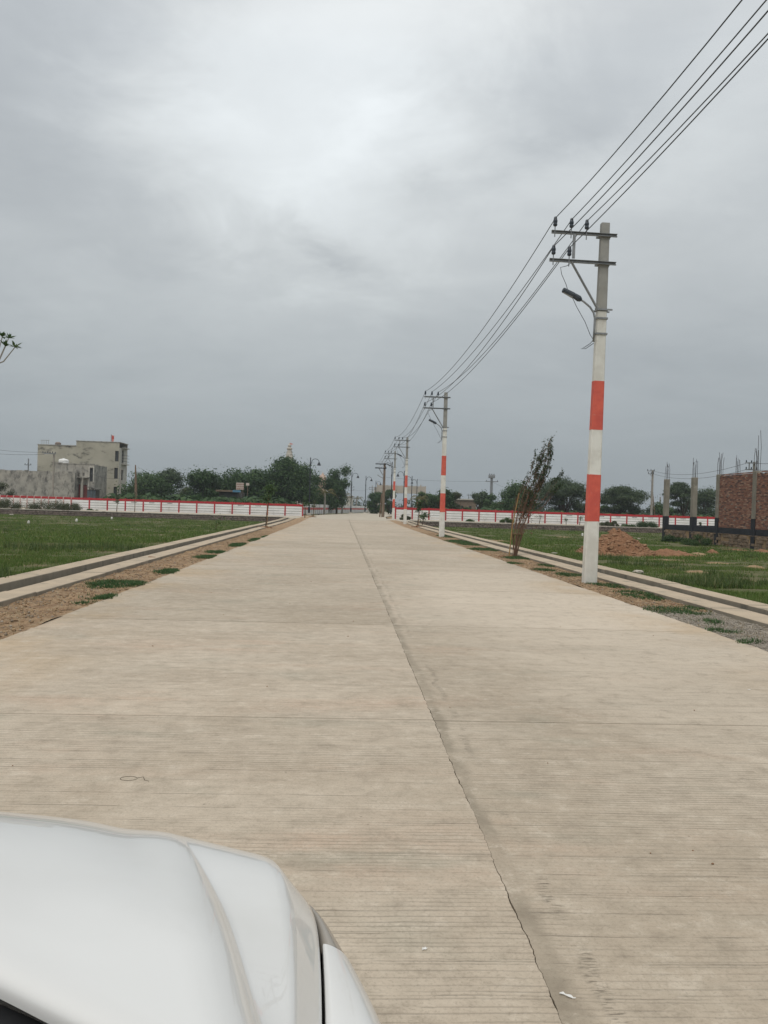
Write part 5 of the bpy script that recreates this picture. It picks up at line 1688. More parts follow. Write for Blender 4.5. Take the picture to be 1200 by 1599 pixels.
# wind-bent young tree on the right verge, many thin stems swept to the right
def wind_tree():
    d = 24.2
    b = at(803, 869, d)
    rr = random.Random(5); rng = np.random.default_rng(5)
    t = thing('young_tree', 'wind bent young tree with many thin reddish stems and swept dark leaves', 'tree', (b.x, d, -.03))
    zt = Z(857, 697, d) + .03
    topx = at(855, 697, d).x - b.x
    m_ = MB(); L_ = []
    bx = (.02, -.02)
    for s in range(19):
        w = rr.uniform(0, 2 * PI); sp_ = rr.uniform(.05, .34)
        h = zt * rr.uniform(.60, .97) if s > 2 else zt * rr.uniform(.94, 1.0)
        k = h / zt
        ex = topx * k ** 1.5 + (rr.uniform(-.34, .26) if s > 2 else rr.uniform(-.08, .05)); ey = rr.uniform(-.3, .3)
        mid = (.14 + sp_ * math.cos(w) * .8, sp_ * math.sin(w) * .8, h * .32)
        p2 = (topx * .40 * k + .04 + sp_ * 1.15 * math.cos(w), sp_ * math.sin(w), h * .58)
        p3 = (topx * .80 * k + .05 + sp_ * 1.1 * math.cos(w), ey * .7, h * .80)
        pts = [(rr.uniform(-.04, .05), rr.uniform(-.04, .04), -.1), mid, p2, p3, (ex, ey, h)]
        m_.tube(pts, [.012, .009, .007, .005, .003], 5)
        for k2 in range(16):
            u = rr.uniform(.38, 1.0)
            i = 2 if u > .8 else 1
            if u > .8: p = Vector(pts[3]).lerp(Vector(pts[4]), (u - .8) / .2)
            elif u > .58: p = Vector(pts[2]).lerp(Vector(pts[3]), (u - .58) / .22)
            else: p = Vector(pts[1]).lerp(Vector(pts[2]), (u - .3) / .28)
            ln = rr.uniform(.22, .55)
            q = p + Vector((rr.uniform(.05, .42), rr.uniform(-.3, .3), rr.uniform(.5, 1.0))) * ln
            m_.tube([p, p.lerp(q, .5) + Vector((-.02, 0, .02)), q], [.005, .004, .002], 4)
            L_.append((p, q, u))
    m_.build('stem', M['red_bark'], t)
    # swept lower side branches
    m_ = MB()
    for dx, dz, q0 in ((1.05, 2.55, 1.35), (1.30, 2.75, 1.45), (1.15, 2.35, 1.30), (.95, 2.2, 1.2)):
        p = Vector((topx * .25, 0, q0)); q = Vector((topx * .25 + dx, rr.uniform(-.2, .2), dz))
        m_.tube([p, p.lerp(q, .5) + Vector((.10, 0, -.14)), q], [.008, .006, .003], 4)
        for _ in range(4):
            L_.append((p.lerp(q, rr.uniform(.8, .95)), q + Vector((rr.uniform(-.08, .12), 0, rr.uniform(-.05, .12))), 1.0))
    m_.build('side_branch', M['red_bark'], t)
    C, Nn = [], []
    for p, q, u in L_:
        cnt = int(2 + 22 * max(0, u - .42))
        for _ in range(cnt):
            C.append(tuple(p.lerp(q, rr.uniform(.25, 1.1)) + Vector((rr.gauss(0, .03), rr.gauss(0, .03), rr.gauss(0, .03)))))
    C = np.array(C)
    nr = rng.normal(size=C.shape) * .8 + np.array([-.5, -.4, .3]); nr /= np.linalg.norm(nr, axis=1, keepdims=True)
    V, F_ = leaf_quads(C, nr, .084, .34, rng)
    mk_np('leaves', V, F_, M['leaf_wind'], t)
    # dry dangling reddish leaves low on the stems
    C = np.array([tuple(Vector((rr.uniform(.0, .55) + z * .16, rr.uniform(-.25, .25), z))) for z in [rr.uniform(.75, 1.9) for _ in range(130)]])
    nr = rng.normal(size=C.shape); nr /= np.linalg.norm(nr, axis=1, keepdims=True)
    V, F_ = leaf_quads(C, nr, .085, .28, rng)
    mk_np('dry_leaves', V, F_, M['red_bark'], t)
    m_ = MB()
    m_.tube([(-.19, -.10, -.1), (-.10, -.06, 1.0), (.10, 0, 2.05)], [.019, .017, .014], 6)
    m_.build('bamboo_stake', M['bamboo'], t)
    m_ = MB()
    for z in (.75, 1.25): m_.lathe([(.17, z), (.175, z + .012)], (.05 + .08 * z, 0, 0), 10)
    for _ in range(40):
        w = rr.uniform(0, 2 * PI); q = rr.uniform(.12, .5); s = rr.uniform(.03, .075)
        m_.rbox((math.cos(w) * q - .05, math.sin(w) * q * .8, s * .2 + .01), (s * 1.5, s, s * .8), rr.uniform(0, 3), 0, rr.uniform(-.4, .4))
    m_.v = m_.v[40 * 0:]; o = m_.build('earth_ring', M['clod'], t); o['kind'] = 'stuff'


wind_tree()


# broad-leaved young tree standing just outside the left edge; one leafy bough reaches into view
def bough_tree():
    d = 12.6
    rr = random.Random(9); rng = np.random.default_rng(9)
    b = at(-58, 900, d)
    t = thing('young_tree', 'pale stemmed young tree at the left edge with whorls of long leaves', 'tree', (b.x, d, .05))
    m_ = MB(); C, A = [], []
    tips = [at(4, 526, d), at(14, 528, d + .1), at(24, 542, d), at(9, 541, d - .1), at(-10, 520, d), at(-30, 508, d + .2), at(-48, 540, d), at(-70, 515, d), at(-95, 530, d + .3), at(-25, 545, d - .3), at(-80, 560, d)]
    o = Vector(t.location)
    fork = Vector((.08, 0, 1.7)); f2 = at(-22, 575, d) - o
    m_.tube([(0, 0, -.25), (.05, .02, .9), fork], [.055, .05, .04], 8)
    m_.tube([fork, fork.lerp(f2, .5) + Vector((-.05, 0, .03)), f2], [.036, .028, .020], 6)
    f3 = fork + Vector((-.35, .1, .7)); m_.tube([fork, f3], [.034, .02], 6)
    whor = []
    for i, q in enumerate(tips):
        q = q - o
        s = f2 if i < 6 or i == 9 else f3
        m_.tube([s, s.lerp(q, .5) + Vector((.05, 0, -.06)), q], [.015, .011, .007], 5)
        whor.append((q, (q - s).normalized()))
    m_.build('trunk', M['pale_pole'], t)
    vs_, fs_ = [], []
    for q, ax in whor:
        for k in range(17):
            dr = (ax * rr.uniform(.2, 1.0) + Vector((rr.uniform(-1, 1), rr.uniform(-1, 1), rr.uniform(-.35, .9)))).normalized()
            L = rr.uniform(.08, .16); sd_ = dr.cross(Vector((0, 0, 1))).normalized() * L * .15
            p0 = q - dr * .01; dn = Vector((0, 0, -1)) * L * .10
            n0 = len(vs_)
            vs_ += [p0, p0 + dr * L * .55 + sd_, p0 + dr * L + dn, p0 + dr * L * .55 - sd_]
            fs_.append((n0, n0 + 1, n0 + 2, n0 + 3))
    mk('leaves', vs_, fs_, M['leaf_mid'], t)


bough_tree()


# small yellowing palms by the far bend
def palm_proto():
    rr = random.Random(2)
    t = empty('palm_tree')
    m_ = MB(); m_.tube([(0, 0, -.3), (.05, 0, 1.4), (.02, 0, 2.9)], [.17, .14, .12], 7); m_.build('trunk', M['pale_pole'], t)
    for k in range(9):
        w = 2 * PI * k / 9 + rr.uniform(-.25, .25); L = rr.uniform(1.5, 2.1); up = rr.uniform(.35, 1.1)
        v, f = [], []
        dirv = Vector((math.cos(w), math.sin(w), 0)); sv = Vector((-math.sin(w), math.cos(w), 0))
        pts = []
        for i in range(9):
            u = i / 8
            pts.append(Vector((0, 0, 2.85)) + dirv * L * u * (1 - .12 * u) + Vector((0, 0, up * math.sin(u * 2.3) - .75 * u * u)))
        for i in range(1, 9):
            for sgn in (-1, 1):
                p = pts[i]; ll = .5 * (1 - .55 * abs(i / 8 - .4)) ; n0 = len(v)
                tv = (pts[i] - pts[i - 1]).normalized()
                q = p + sv * sgn * ll * .8 + tv * ll * .45 - Vector((0, 0, ll * .55))
                v += [p - tv * .06, p + tv * .06, q]; f.append((n0, n0 + 1, n0 + 2))
        n0 = len(v)
        for p in pts: v += [p + sv * .025, p - sv * .025]
        f += [(n0 + 2 * i, n0 + 2 * i + 1, n0 + 2 * i + 3, n0 + 2 * i + 2) for i in range(8)]
        mk('frond', v, f, M['frond'], t)
    return t


pp0 = palm_proto()
for i, (px, d, sc, lb) in enumerate(((507, 119, 1.15, 'yellowing palm with brown fronds under the small ragged dark tree'), (535, 134, 1.1, 'yellowing palm in front of the slim upright dark tree'),
                                     (557, 168, 1.05, 'yellowing palm standing alone right of the second railing lamp'), (655, 112, .95, 'yellowish palm behind the stubby dark sapling on the right'))):
    o = pp0 if i == 0 else copy_tree(pp0)
    o.location = (X(px, d), d, .05); o.scale = (sc,) * 3; o.rotation_euler = (0, 0, i * 1.1)
    tag(o, lb, 'palm', 'yellowing palms near the far bend')


# ================================================================== EARTH, STONES, GRASS
def heap(name, label, cx, cy, rx, ry, h, mat, seed, n=56, kind=None, cat='mound', spike=.35, group=None):
    xs = np.linspace(-1.25, 1.25, n); X_, Y_ = np.meshgrid(xs, xs)
    rr_ = np.sqrt(X_ ** 2 + Y_ ** 2) + .35 * (fbm(X_ * 1.6, Y_ * 1.6, seed, 4) - .5)
    prof = np.clip(1 - rr_, -.3, 1)
    prof = np.where(prof > 0, prof ** 1.05, prof * .6)
    rid = 1 - 2 * np.abs(fbm(X_ * 7, Y_ * 7, seed + 8, 4) - .5)
    Z_ = h * prof + h * spike * ((fbm(X_ * 5, Y_ * 5, seed + 3, 4) - .5) * .8 + (rid - .75) * .55) * np.clip(prof * 3 + .15, 0, 1)
    wx, wy = cx + X_ * rx, cy + Y_ * ry
    Zg = gz(wx, wy)
    Zw = Zg + Z_ - .015
    V = np.stack([wx, wy, Zw], -1).reshape(-1, 3)
    i = np.arange(n - 1)[None] + np.arange(n - 1)[:, None] * n
    o = mk_np(name, V, np.stack([i, i + 1, i + n + 1, i + n], -1).reshape(-1, 4), mat, smooth=True)
    if kind: o['kind'] = kind
    else: tag(o, label, cat, group)
    return o


def rock_mesh(rr, sx, sy, sz):
    """angular stone: a jittered 14-face lump"""
    v = []
    for z, r, n_ in ((-.5, .7, 5), (0, 1.0, 6), (.45, .72, 5)):
        for k in range(n_):
            w = 2 * PI * (k + rr.uniform(-.22, .22)) / n_ + z
            q = r * rr.uniform(.78, 1.12)
            v.append((math.cos(w) * q * sx, math.sin(w) * q * sy, (z + rr.uniform(-.1, .1)) * sz * 1.3))
    return v


def convex(name, v, mat, parent=None):
    import bmesh
    bm = bmesh.new()
    for p in v: bm.verts.new(p)
    r = bmesh.ops.convex_hull(bm, input=bm.verts)
    me = bpy.data.meshes.new(name); bm.to_mesh(me); bm.free()
    me.materials.append(mat)
    o = bpy.data.objects.new(name, me); COL.objects.link(o)
    if parent: o.parent = parent
    return o


mo = gp(966, 866, 0.0)
mcx, mcy = at(964, 850, 29.3).x, 29.3
mob = heap('earth_mound', 'tall heap of red brown earth clods dumped on the right field', mcx, mcy, 1.55, 1.4, .95, M['mound'], 31, 110, spike=.5)
heap('earth_mound', 'low spread of red brown earth trailing right from the tall heap', mcx + 1.9, mcy - .3, 1.5, 1.0, .26, M['mound'], 32, 60, spike=.8)
rr = random.Random(17)
m_ = MB()
mv = np.empty(len(mob.data.vertices) * 3, np.float32); mob.data.vertices.foreach_get('co', mv); mv = mv.reshape(-1, 3)
mv = mv[np.hypot((mv[:, 0] - mcx) / 1.55, (mv[:, 1] - mcy) / 1.4) < 1.12]
for q_ in range(900):
    if q_ < 640:
        x, y, z = (float(a_) for a_ in mv[rr.randrange(len(mv))]); x += rr.uniform(-.02, .02)
        s = rr.uniform(.03, .085) if rr.random() < .8 else rr.uniform(.08, .15)
    else:
        x = mcx + rr.gauss(.6, 1.5); y = mcy + rr.gauss(-.3, 1.2); z = float(gz(x, y)); s = rr.uniform(.015, .05)
    v = rock_mesh(rr, s, s * .8, s * .7)
    n0 = len(m_.v)
    m_.v += [(x + a, y + b, z + c_) for a, b, c_ in v]
    m_.f += [tuple(n0 + k for k in range(5))[::-1]] + [(n0 + k, n0 + (k + 1) % 5, n0 + 5 + (k + 1) % 6, n0 + 5 + k % 6) for k in range(5)] + [(n0 + 5 + k, n0 + 5 + (k + 1) % 6, n0 + 11 + (k + 1) % 5, n0 + 11 + k % 5) for k in range(5)] + [tuple(n0 + 11 + k for k in range(5))]
    m_.m += [0] * 12
o = m_.build('earth_clods', M['clod']); tag(o, 'scattered brown clods on and around the earth heap', None, None, 'stuff')

bare_list = []
for i, (px, py, hwx, hy, z_, h, mt) in enumerate([(1090, 866, 26, .5, -.1, .10, 'bare'), (1112, 864, 13, .5, -.1, .22, 'mound'), (1088, 896, 24, .55, -.03, .07, 'bare'), (1179, 890, 22, .5, -.05, .12, 'bare'), (1040, 876, 38, .45, -.06, .06, 'bare'), (1120, 881, 42, .35, -.06, .05, 'bare'), (905, 858, 14, .7, -.1, .07, 'mound'), (1150, 858, 30, .8, -.15, .10, 'mound'), (1192, 860, 20, .9, -.15, .15, 'mound'), (1175, 908, 14, .35, 0, .05, 'bare'), (780, 842, 24, 1.0, -.15, .06, 'bare'), (880, 836, 14, 1.2, -.2, .05, 'bare'), (1060, 858, 24, .7, -.12, .05, 'bare'), (940, 885, 14, .3, 0, .05, 'bare')]):
    g_ = gp(px, py, z_); rx = hwx * g_.y / F_PX
    bare_list.append((g_.x, g_.y, rx * .95, hy * .9))
    heap('bare_earth_patch', '', g_.x, g_.y, rx, hy, h, M[mt], 60 + i, 30, 'structure', spike=.7)
bare_list.append((mcx, mcy, 1.7, 1.5)); bare_list.append((mcx + 1.9, mcy - .3, 1.2, .7))


def stone(label, px, py, z0, w_px, mat, seed, sq=(1, .8, .6), name='stone', group='loose stones on the verges and field'):
    rr_ = random.Random(seed); g_ = gp(px, py, z0); s = w_px * g_.y / F_PX / 2
    o = convex(name, rock_mesh(rr_, s * sq[0], s * sq[1], s * sq[2]), mat)
    o.location = (g_.x, g_.y, z0 + s * sq[2] * .45); o.rotation_euler = (0, 0, rr_.uniform(-.4, .4))
    tag(o, label, 'stone', group)
    return o


stone('rounded brown stone lying against the left drain edge', 238, 874, 0, 15, M['brown_stone'], 1)
stone('small white stone on the left verge below the brown stone', 137, 909, -.02, 7, M['pale_stone'], 2)
stone('small pale stone on the left verge close to the drain past the brown stone', 300, 866, -.02, 4, M['pale_stone'], 3)
stone('pale rounded stone on the right verge beside a brown stone', 1041, 950, -.02, 10, M['pale_stone'], 4)
stone('brown stone on the right verge beside the pale rounded stone', 1053, 946, -.02, 11, M['brown_stone'], 5)
stone('grey tilted slab stone lying in the right field beyond the drain', 998, 895, .03, 20, M['pale_stone'], 6, (1, .7, .42))
stone('dark jagged stone at the start of the grey gravel by the right drain', 1112, 951, -.01, 8, M['brown_stone'], 7, (.8, .7, 1.0))
stone('dark hollow clod at the left road edge below the grass patch', 100, 955, -.03, 24, M['brown_stone'], 8, (1, .6, .32), 'clod')
stone('flat pale stone lying at the foot of the left retaining wall', 18, 804, -.28, 9, M['pale_stone'], 9, (1, .6, .3))
stone('flat whitish slab stone on the grass right of the leaning young tree', 866, 864, .0, 14, M['pale_stone'], 10, (1, .7, .15))
stone('tiny pale stone on the grass right of the tall earth heap', 998, 842, -.15, 6, M['pale_stone'], 11, (1, .7, .5))

for px, py, w, lb in ((45, 815, 3.2, 'white plot marker in the left field, nearest the left edge'), (120, 811.5, 3.0, 'white plot marker in the left field, middle one of three'), (175, 808.5, 2.8, 'white plot marker in the left field, nearest the retaining wall'),
                      (910, 834, 2.8, 'white plot marker in the right field behind the nearest banded pole')):
    g_ = gp(px, py, -.2); s = w * g_.y / F_PX / 2
    zf = float(gz(g_.x, g_.y))
    o = MB()
    o.add([(-s, -s, -.2), (s, -s, -.2), (s, s, -.2), (-s, s, -.2), (-s * .8, -s * .8, .19), (s * .8, -s * .8, .19), (s * .8, s * .8, .19), (-s * .8, s * .8, .19), (0, 0, .23)],
          [(0, 1, 5, 4), (1, 2, 6, 5), (2, 3, 7, 6), (3, 0, 4, 7), (4, 5, 8), (5, 6, 8), (6, 7, 8), (7, 4, 8), (3, 2, 1, 0)])
    o = o.build('plot_marker', M['white_paint']); o.location = (g_.x, g_.y, zf)
    tag(o, lb, 'marker post', 'white plot markers in the fields')


def scatter_stones(name, label, x0, x1, y0, y1, n, smin, smax, mat, seed, zf):
    rng = np.random.default_rng(seed)
    u = rng.uniform(0, 1, n); y = y0 + (y1 - y0) * u ** 1.8; x = rng.uniform(x0, x1, n)
    s = rng.uniform(smin, smax, n) * rng.uniform(.5, 1, n)
    octa = np.array([(1, 0, 0), (0, 1, 0), (-1, 0, 0), (0, -1, 0), (0, 0, .75), (0, 0, -.75)], float)
    V = octa[None] * rng.uniform(.65, 1.2, (n, 6, 1)) * s[:, None, None]
    th = rng.uniform(0, 2 * PI, n); c_, s_ = np.cos(th), np.sin(th)
    V = np.stack([V[..., 0] * c_[:, None] - V[..., 1] * s_[:, None], V[..., 0] * s_[:, None] + V[..., 1] * c_[:, None], V[..., 2]], -1)
    V += np.stack([x, y, zf(x, y) + s * .25], -1)[:, None]
    fo_ = np.array([(0, 1, 4), (1, 2, 4), (2, 3, 4), (3, 0, 4), (1, 0, 5), (2, 1, 5), (3, 2, 5), (0, 3, 5)])
    F_ = (fo_[None] + (np.arange(n) * 6)[:, None, None]).reshape(-1, 3)
    o = mk_np(name, V.reshape(-1, 3), F_, mat)
    return tag(o, label, None, None, 'stuff')


zl_ = vz
scatter_stones('pebbles', 'small pebbles and crumbs over the left soil verge', -4.41, -3.42, 5, 40, 1500, .007, .030, M['pebble'], 1, zl_)
scatter_stones('soil_crumbs', 'brown soil crumbs over the left verge', -4.41, -3.42, 5, 40, 3400, .008, .034, M['soil_clod'], 2, zl_)
scatter_stones('soil_crumbs', 'brown soil crumbs over the right verge', 4.73, 5.66, 11.4, 45, 3400, .008, .034, M['soil_clod'], 3, zl_)
scatter_stones('gravel', 'grey aggregate spread on the right verge', 4.71, 5.67, 6.5, 12.0, 9000, .008, .024, M['gravel'], 4, vz)
scatter_stones('pebbles', 'pebbles scattered over the right soil verge', 4.73, 5.66, 11.2, 40, 1000, .007, .028, M['pebble'], 5, zl_)
scatter_stones('grit', 'dark specks of grit lying on the concrete road', -3.3, 4.6, 2.5, 34, 110, .004, .011, M['clod'], 6, lambda x, y: np.zeros_like(x) + .001)


def grass(name, label, pts, hmin, hmax, wd_, blades, mat, seed, zf, spread=.05, lean=.5):
    rng = np.random.default_rng(seed)
    n = len(pts); N_ = n * blades
    bx_ = np.repeat(pts, blades, 0) + rng.normal(size=(N_, 2)) * spread
    h = rng.uniform(hmin, hmax, N_) * np.repeat(rng.uniform(.6, 1.25, n), blades)
    th = rng.uniform(0, 2 * PI, N_); ln = rng.uniform(.1, lean, N_) * h
    z = zf(bx_[:, 0], bx_[:, 1])
    w = wd_ * rng.uniform(.7, 1.3, N_)
    px_, py_ = -np.sin(th) * w, np.cos(th) * w
    tipx, tipy = bx_[:, 0] + np.cos(th) * ln, bx_[:, 1] + np.sin(th) * ln
    V = np.stack([np.stack([bx_[:, 0] - px_, bx_[:, 1] - py_, z - .01], -1), np.stack([bx_[:, 0] + px_, bx_[:, 1] + py_, z - .01], -1), np.stack([tipx, tipy, z + h], -1)], 1).reshape(-1, 3)
    o = mk_np(name, V, np.arange(3 * N_).reshape(-1, 3), mat)
    return tag(o, label, None, None, 'stuff')


def field_points(rng, n, side):
    u = rng.uniform(0, 1, n * 3)
    y = 10.5 + 65 * u ** 1.5
    v_ = rng.uniform(0, 1, n * 3)
    if side == 'L':
        x1_ = -5.49; x0_ = np.minimum(-.47 * y - 1.5, -6.2); x = x0_ + (x1_ - x0_) * v_
        dens = np.where(y > 0, 1, 1)
    else:
        x0_ = 6.70; x1_ = .58 * y + 2.0; x = x0_ + (x1_ - x0_) * v_
    keep = (fbm(x * .33, y * .33, 12, 4) * .6 + vnoise(x * 1.6, y * 1.6, 4) * .4) > rng.uniform(.30, .56, len(x))
    if side == 'R':
        for cx, cy, rx, ry in bare_list: keep &= ((x - cx) / rx) ** 2 + ((y - cy) / ry) ** 2 > rng.uniform(.7, 1.2, len(x))
        keep &= ~((x > 22.6) & (x < 29.6) & (y > 36) & (y < 54))
        keep &= (vnoise(x * .5 + 3, y * .9, 8) > .30)
    else:
        keep &= (vnoise(x * .22 + 3, y * .30, 18) + .5 * vnoise(x * 1.3, y * 1.3, 28) + .5 * sstep(12, 30, y)) > .50
    P_ = np.stack([x, y], 1)[keep][:n]
    return P_


rngL = np.random.default_rng(101)
for side in ('L', 'R'):
    P_ = field_points(rngL, 42000, side)
    nearm = P_[:, 1] < 26
    grass('grass', 'short green grass growing over the %s field near the drain' % ('left' if side == 'L' else 'right'), P_[nearm], .03, .085, .006, 6, M['grass'], 5, gz, .06, .9)
    grass('grass', 'short green grass growing over the far part of the %s field' % ('left' if side == 'L' else 'right'), P_[~nearm], .04, .12, .016, 4, M['grass'], 6, gz, .12, .9)


tw = []
for side in ('L', 'R'):
    P_ = field_points(rngL, 9000, side)
    P_ = P_[vnoise(P_[:, 0] * .45, P_[:, 1] * .45, 91) + .35 * vnoise(P_[:, 0] * 2, P_[:, 1] * 2, 92) > .98]
    tw.append(P_)
M['tuft'] = leafmat('coarse_weed', (.050, .085, .024), (.10, .145, .045), (.22, .20, .09))
grass('weeds', 'taller coarse weed tufts scattered through both fields', np.concatenate(tw), .08, .24, .011, 9, M['tuft'], 12, gz, .07, .9)


def patch_points(rng, lst, n):
    out_ = []
    tot = sum(a[2] * a[3] for a in lst)
    for cx, cy, rx, ry in lst:
        k = int(n * rx * ry / tot)
        w = rng.uniform(0, 2 * PI, k); q = np.sqrt(rng.uniform(0, 1, k)) * rng.uniform(.75, 1.12, k)
        out_.append(np.stack([cx + np.cos(w) * q * rx, cy + np.sin(w) * q * ry], 1))
    return np.concatenate(out_)


rngV = np.random.default_rng(55)


def vp(px, py, hwp, ry):
    g_ = gp(px, py, 0); return (g_.x, g_.y, hwp * g_.y / F_PX, ry)


left_p = [vp(185, 912, 44, .62), vp(158, 933, 26, .30), vp(140, 942, 20, .16), vp(262, 893, 18, .5), vp(322, 870, 16, .7), vp(337, 862, 14, .8), vp(372, 851, 12, 1.2), vp(400, 843, 9, 1.5), vp(420, 838, 8, 2)]
pl = patch_points(rngV, left_p, 8000); pl = pl[(pl[:, 0] > -4.42) & (pl[:, 0] < -3.36) & (vnoise(pl[:, 0] * 5, pl[:, 1] * 2.6, 77) + .5 * vnoise(pl[:, 0] * 14, pl[:, 1] * 9, 78) > .52)]
grass('verge_grass', 'low green weeds in patches on the left verge', pl, .015, .05, .007, 6, M['weed'], 7, vz, .035, 1.6)
right_p = [vp(1000, 930, 44, .6), vp(1060, 955, 50, .42), vp(960, 915, 30, .4), vp(890, 898, 20, .5), vp(1090, 950, 20, .35), vp(1130, 985, 26, .15), vp(1165, 1003, 24, .12), vp(870, 884, 30, .5), vp(820, 872, 34, .7), vp(760, 858, 30, 1.0), vp(720, 846, 24, 1.6), vp(705, 838, 20, 2.2), vp(735, 850, 20, 1.2), vp(930, 912, 14, .3), vp(1110, 972, 22, .2), vp(850, 890, 20, .25), vp(800, 880, 16, .3)]
pr_ = patch_points(rngV, right_p, 13000); pr_ = pr_[(pr_[:, 0] > 4.66) & (pr_[:, 0] < 5.68) & (vnoise(pr_[:, 0] * 5, pr_[:, 1] * 2.6, 77) + .5 * vnoise(pr_[:, 0] * 14, pr_[:, 1] * 9, 78) > .52)]
grass('verge_grass', 'low green weeds in patches on the right verge', pr_, .015, .055, .007, 6, M['weed'], 8, vz, .04, 1.6)
# sparse straw-like stubble on both verges
st_ = np.concatenate([np.stack([rngV.uniform(-4.41, -3.42, 2200), 6 + 40 * rngV.uniform(0, 1, 2200) ** 1.6], 1), np.stack([rngV.uniform(4.74, 5.66, 1500), 9 + 40 * rngV.uniform(0, 1, 1500) ** 1.6], 1)])
M['straw'] = leafmat('dry_straw', (.26, .19, .10), (.36, .28, .16), (.20, .16, .07), .1)
grass('dry_stubble', 'dry straw stubble scattered over both verges', st_, .01, .035, .004, 4, M['straw'], 9, vz, .04, 2.2)
# taller tufts fringing the kerbs
fr_ = np.concatenate([np.stack([-5.5 - np.abs(rngV.normal(0, .12, 700)), 10 + 50 * rngV.uniform(0, 1, 700) ** 1.4], 1), np.stack([6.71 + np.abs(rngV.normal(0, .12, 700)), 10 + 50 * rngV.uniform(0, 1, 700) ** 1.4], 1)])
grass('kerb_grass', 'slightly taller grass fringing the outer drain walls', fr_, .05, .15, .006, 6, M['grass'], 10, gz, .05, .8)

# paper scraps on the road
for lb, px, py, L, wd_, rot in (('torn white paper strip lying on the road beside the long crack', 886, 1557, .050, .011, -.65), ('tiny crumpled white scrap on the road near the car headlamp', 663, 1484, .018, .014, .2), ('small white scrap on the road near the right picture edge', 1170, 1078, .03, .012, .1)):
    g_ = gp(px, py, 0)
    v, f = [], []
    for i in range(7):
        u = i / 6 - .5; w = wd_ * (.6 + .4 * math.sin(i * 2.1)) * (.5 if abs(u) > .4 else 1)
        zz = .003 + .004 * abs(math.sin(i * 1.3))
        v += [(u * L, -w / 2, zz), (u * L + .002, w / 2, zz + .002)]
    f = [(2 * i, 2 * i + 2, 2 * i + 3, 2 * i + 1) for i in range(6)]
    o = mk('paper_scrap', v, f, M['litter']); o.location = (g_.x, g_.y, 0); o.rotation_euler = (0, 0, rot)
    tag(o, lb, 'litter', 'white scraps on the road')
#PART5


# ================================================================== THE CAR
CXC = -.72
car = thing('parked_car', 'white hatchback bonnet and right wing of a car standing in the left lane', 'car', (CXC, .2, 0))
YS = [.60, .70, .85, 1.0, 1.1, 1.18, 1.26, 1.36, 1.44, 1.48]
TAB = {
    11: ([-.72] * 10, [.988, .985, .978, .968, .958, .947, .930, .885, .80, .68]),
    10: ([-.45] * 10, [.981, .978, .968, .955, .944, .932, .913, .865, .78, .66]),
    9: ([-.10, -.130, -.185, -.235, -.272, -.303, -.333, -.38, -.425, -.445], [.964, .957, .946, .932, .921, .911, .896, .850, .765, .65]),
    8: ([-.022, -.043, -.088, -.135, -.176, -.211, -.248, -.31, -.37, -.39], [.915, .907, .899, .895, .894, .892, .885, .84, .755, .64]),
    7: ([-.018, -.028, -.037, -.052, -.065, -.077, -.10, -.16, -.23, -.25], [.894, .891, .887, .884, .881, .876, .862, .81, .73, .63]),
    6: ([.004, 0, -.004, -.010, -.018, -.035, -.07, -.13, -.21, -.23], [.858, .856, .854, .852, .849, .841, .82, .77, .69, .60]),
    5: ([.098, .096, .088, .048, .015, -.010, -.05, -.11, -.19, -.21], [.850, .845, .845, .844, .838, .825, .80, .73, .64, .55]),
    4: ([.115, .112, .106, .076, .044, .018, -.025, -.085, -.165, -.19], [.74, .74, .74, .735, .72, .70, .67, .61, .55, .48]),
    3: ([.105, .103, .098, .080, .052, .026, -.018, -.078, -.158, -.185], [.55, .55, .55, .55, .54, .52, .50, .47, .44, .42]),
    2: ([.090, .090, .085, .070, .045, .02, -.025, -.085, -.165, -.19], [.28] * 10),
}


def spline(y, xs, vs):
    xs = np.asarray(xs); vs = np.asarray(vs); m = np.gradient(vs, xs)
    y = min(max(y, xs[0]), xs[-1]); i = min(int(np.searchsorted(xs, y, 'right')) - 1, len(xs) - 2)
    h = xs[i + 1] - xs[i]; t = (y - xs[i]) / h
    return float((2 * t ** 3 - 3 * t ** 2 + 1) * vs[i] + (t ** 3 - 2 * t ** 2 + t) * h * m[i] + (-2 * t ** 3 + 3 * t ** 2) * vs[i + 1] + (t ** 3 - t ** 2) * h * m[i + 1])


def tx_(c, y): return spline(y, YS, TAB[c][0])
RAISE = {11: .022, 10: .022, 9: .020, 8: .024, 7: .014, 6: .004}


def tz_(c, y): return spline(y, YS, TAB[c][1]) + RAISE.get(c, 0) * min(1, max(0, (y - .55) / .35))


CO = Vector((CXC, .2, 0))


def grid_mesh(name, rows, mat, parent, crease_cols=(), level=2, mirror=False, crease=.6):
    nr, nc = len(rows), len(rows[0])
    v = [Vector(p) - CO for r in rows for p in r]
    f = [(i * nc + j, i * nc + j + 1, (i + 1) * nc + j + 1, (i + 1) * nc + j) for i in range(nr - 1) for j in range(nc - 1)]
    o = mk(name, v, f, mat, parent, smooth=True)
    if crease_cols:
        me = o.data
        at_ = me.attributes.new('crease_edge', 'FLOAT', 'EDGE')
        for e in me.edges:
            a, b = e.vertices
            if a % nc == b % nc and (a % nc) in crease_cols: at_.data[e.index].value = crease
    s = o.modifiers.new('smooth', 'SUBSURF'); s.levels = level; s.render_levels = level
    if mirror: pass
    return o


def mir(rows): return [[(2 * CXC - p[0], p[1], p[2]) for p in reversed(r)] for r in rows]


def yr(c): return {11: .898, 10: .838, 9: .658, 8: .645, 7: .630, 6: .615}[c]


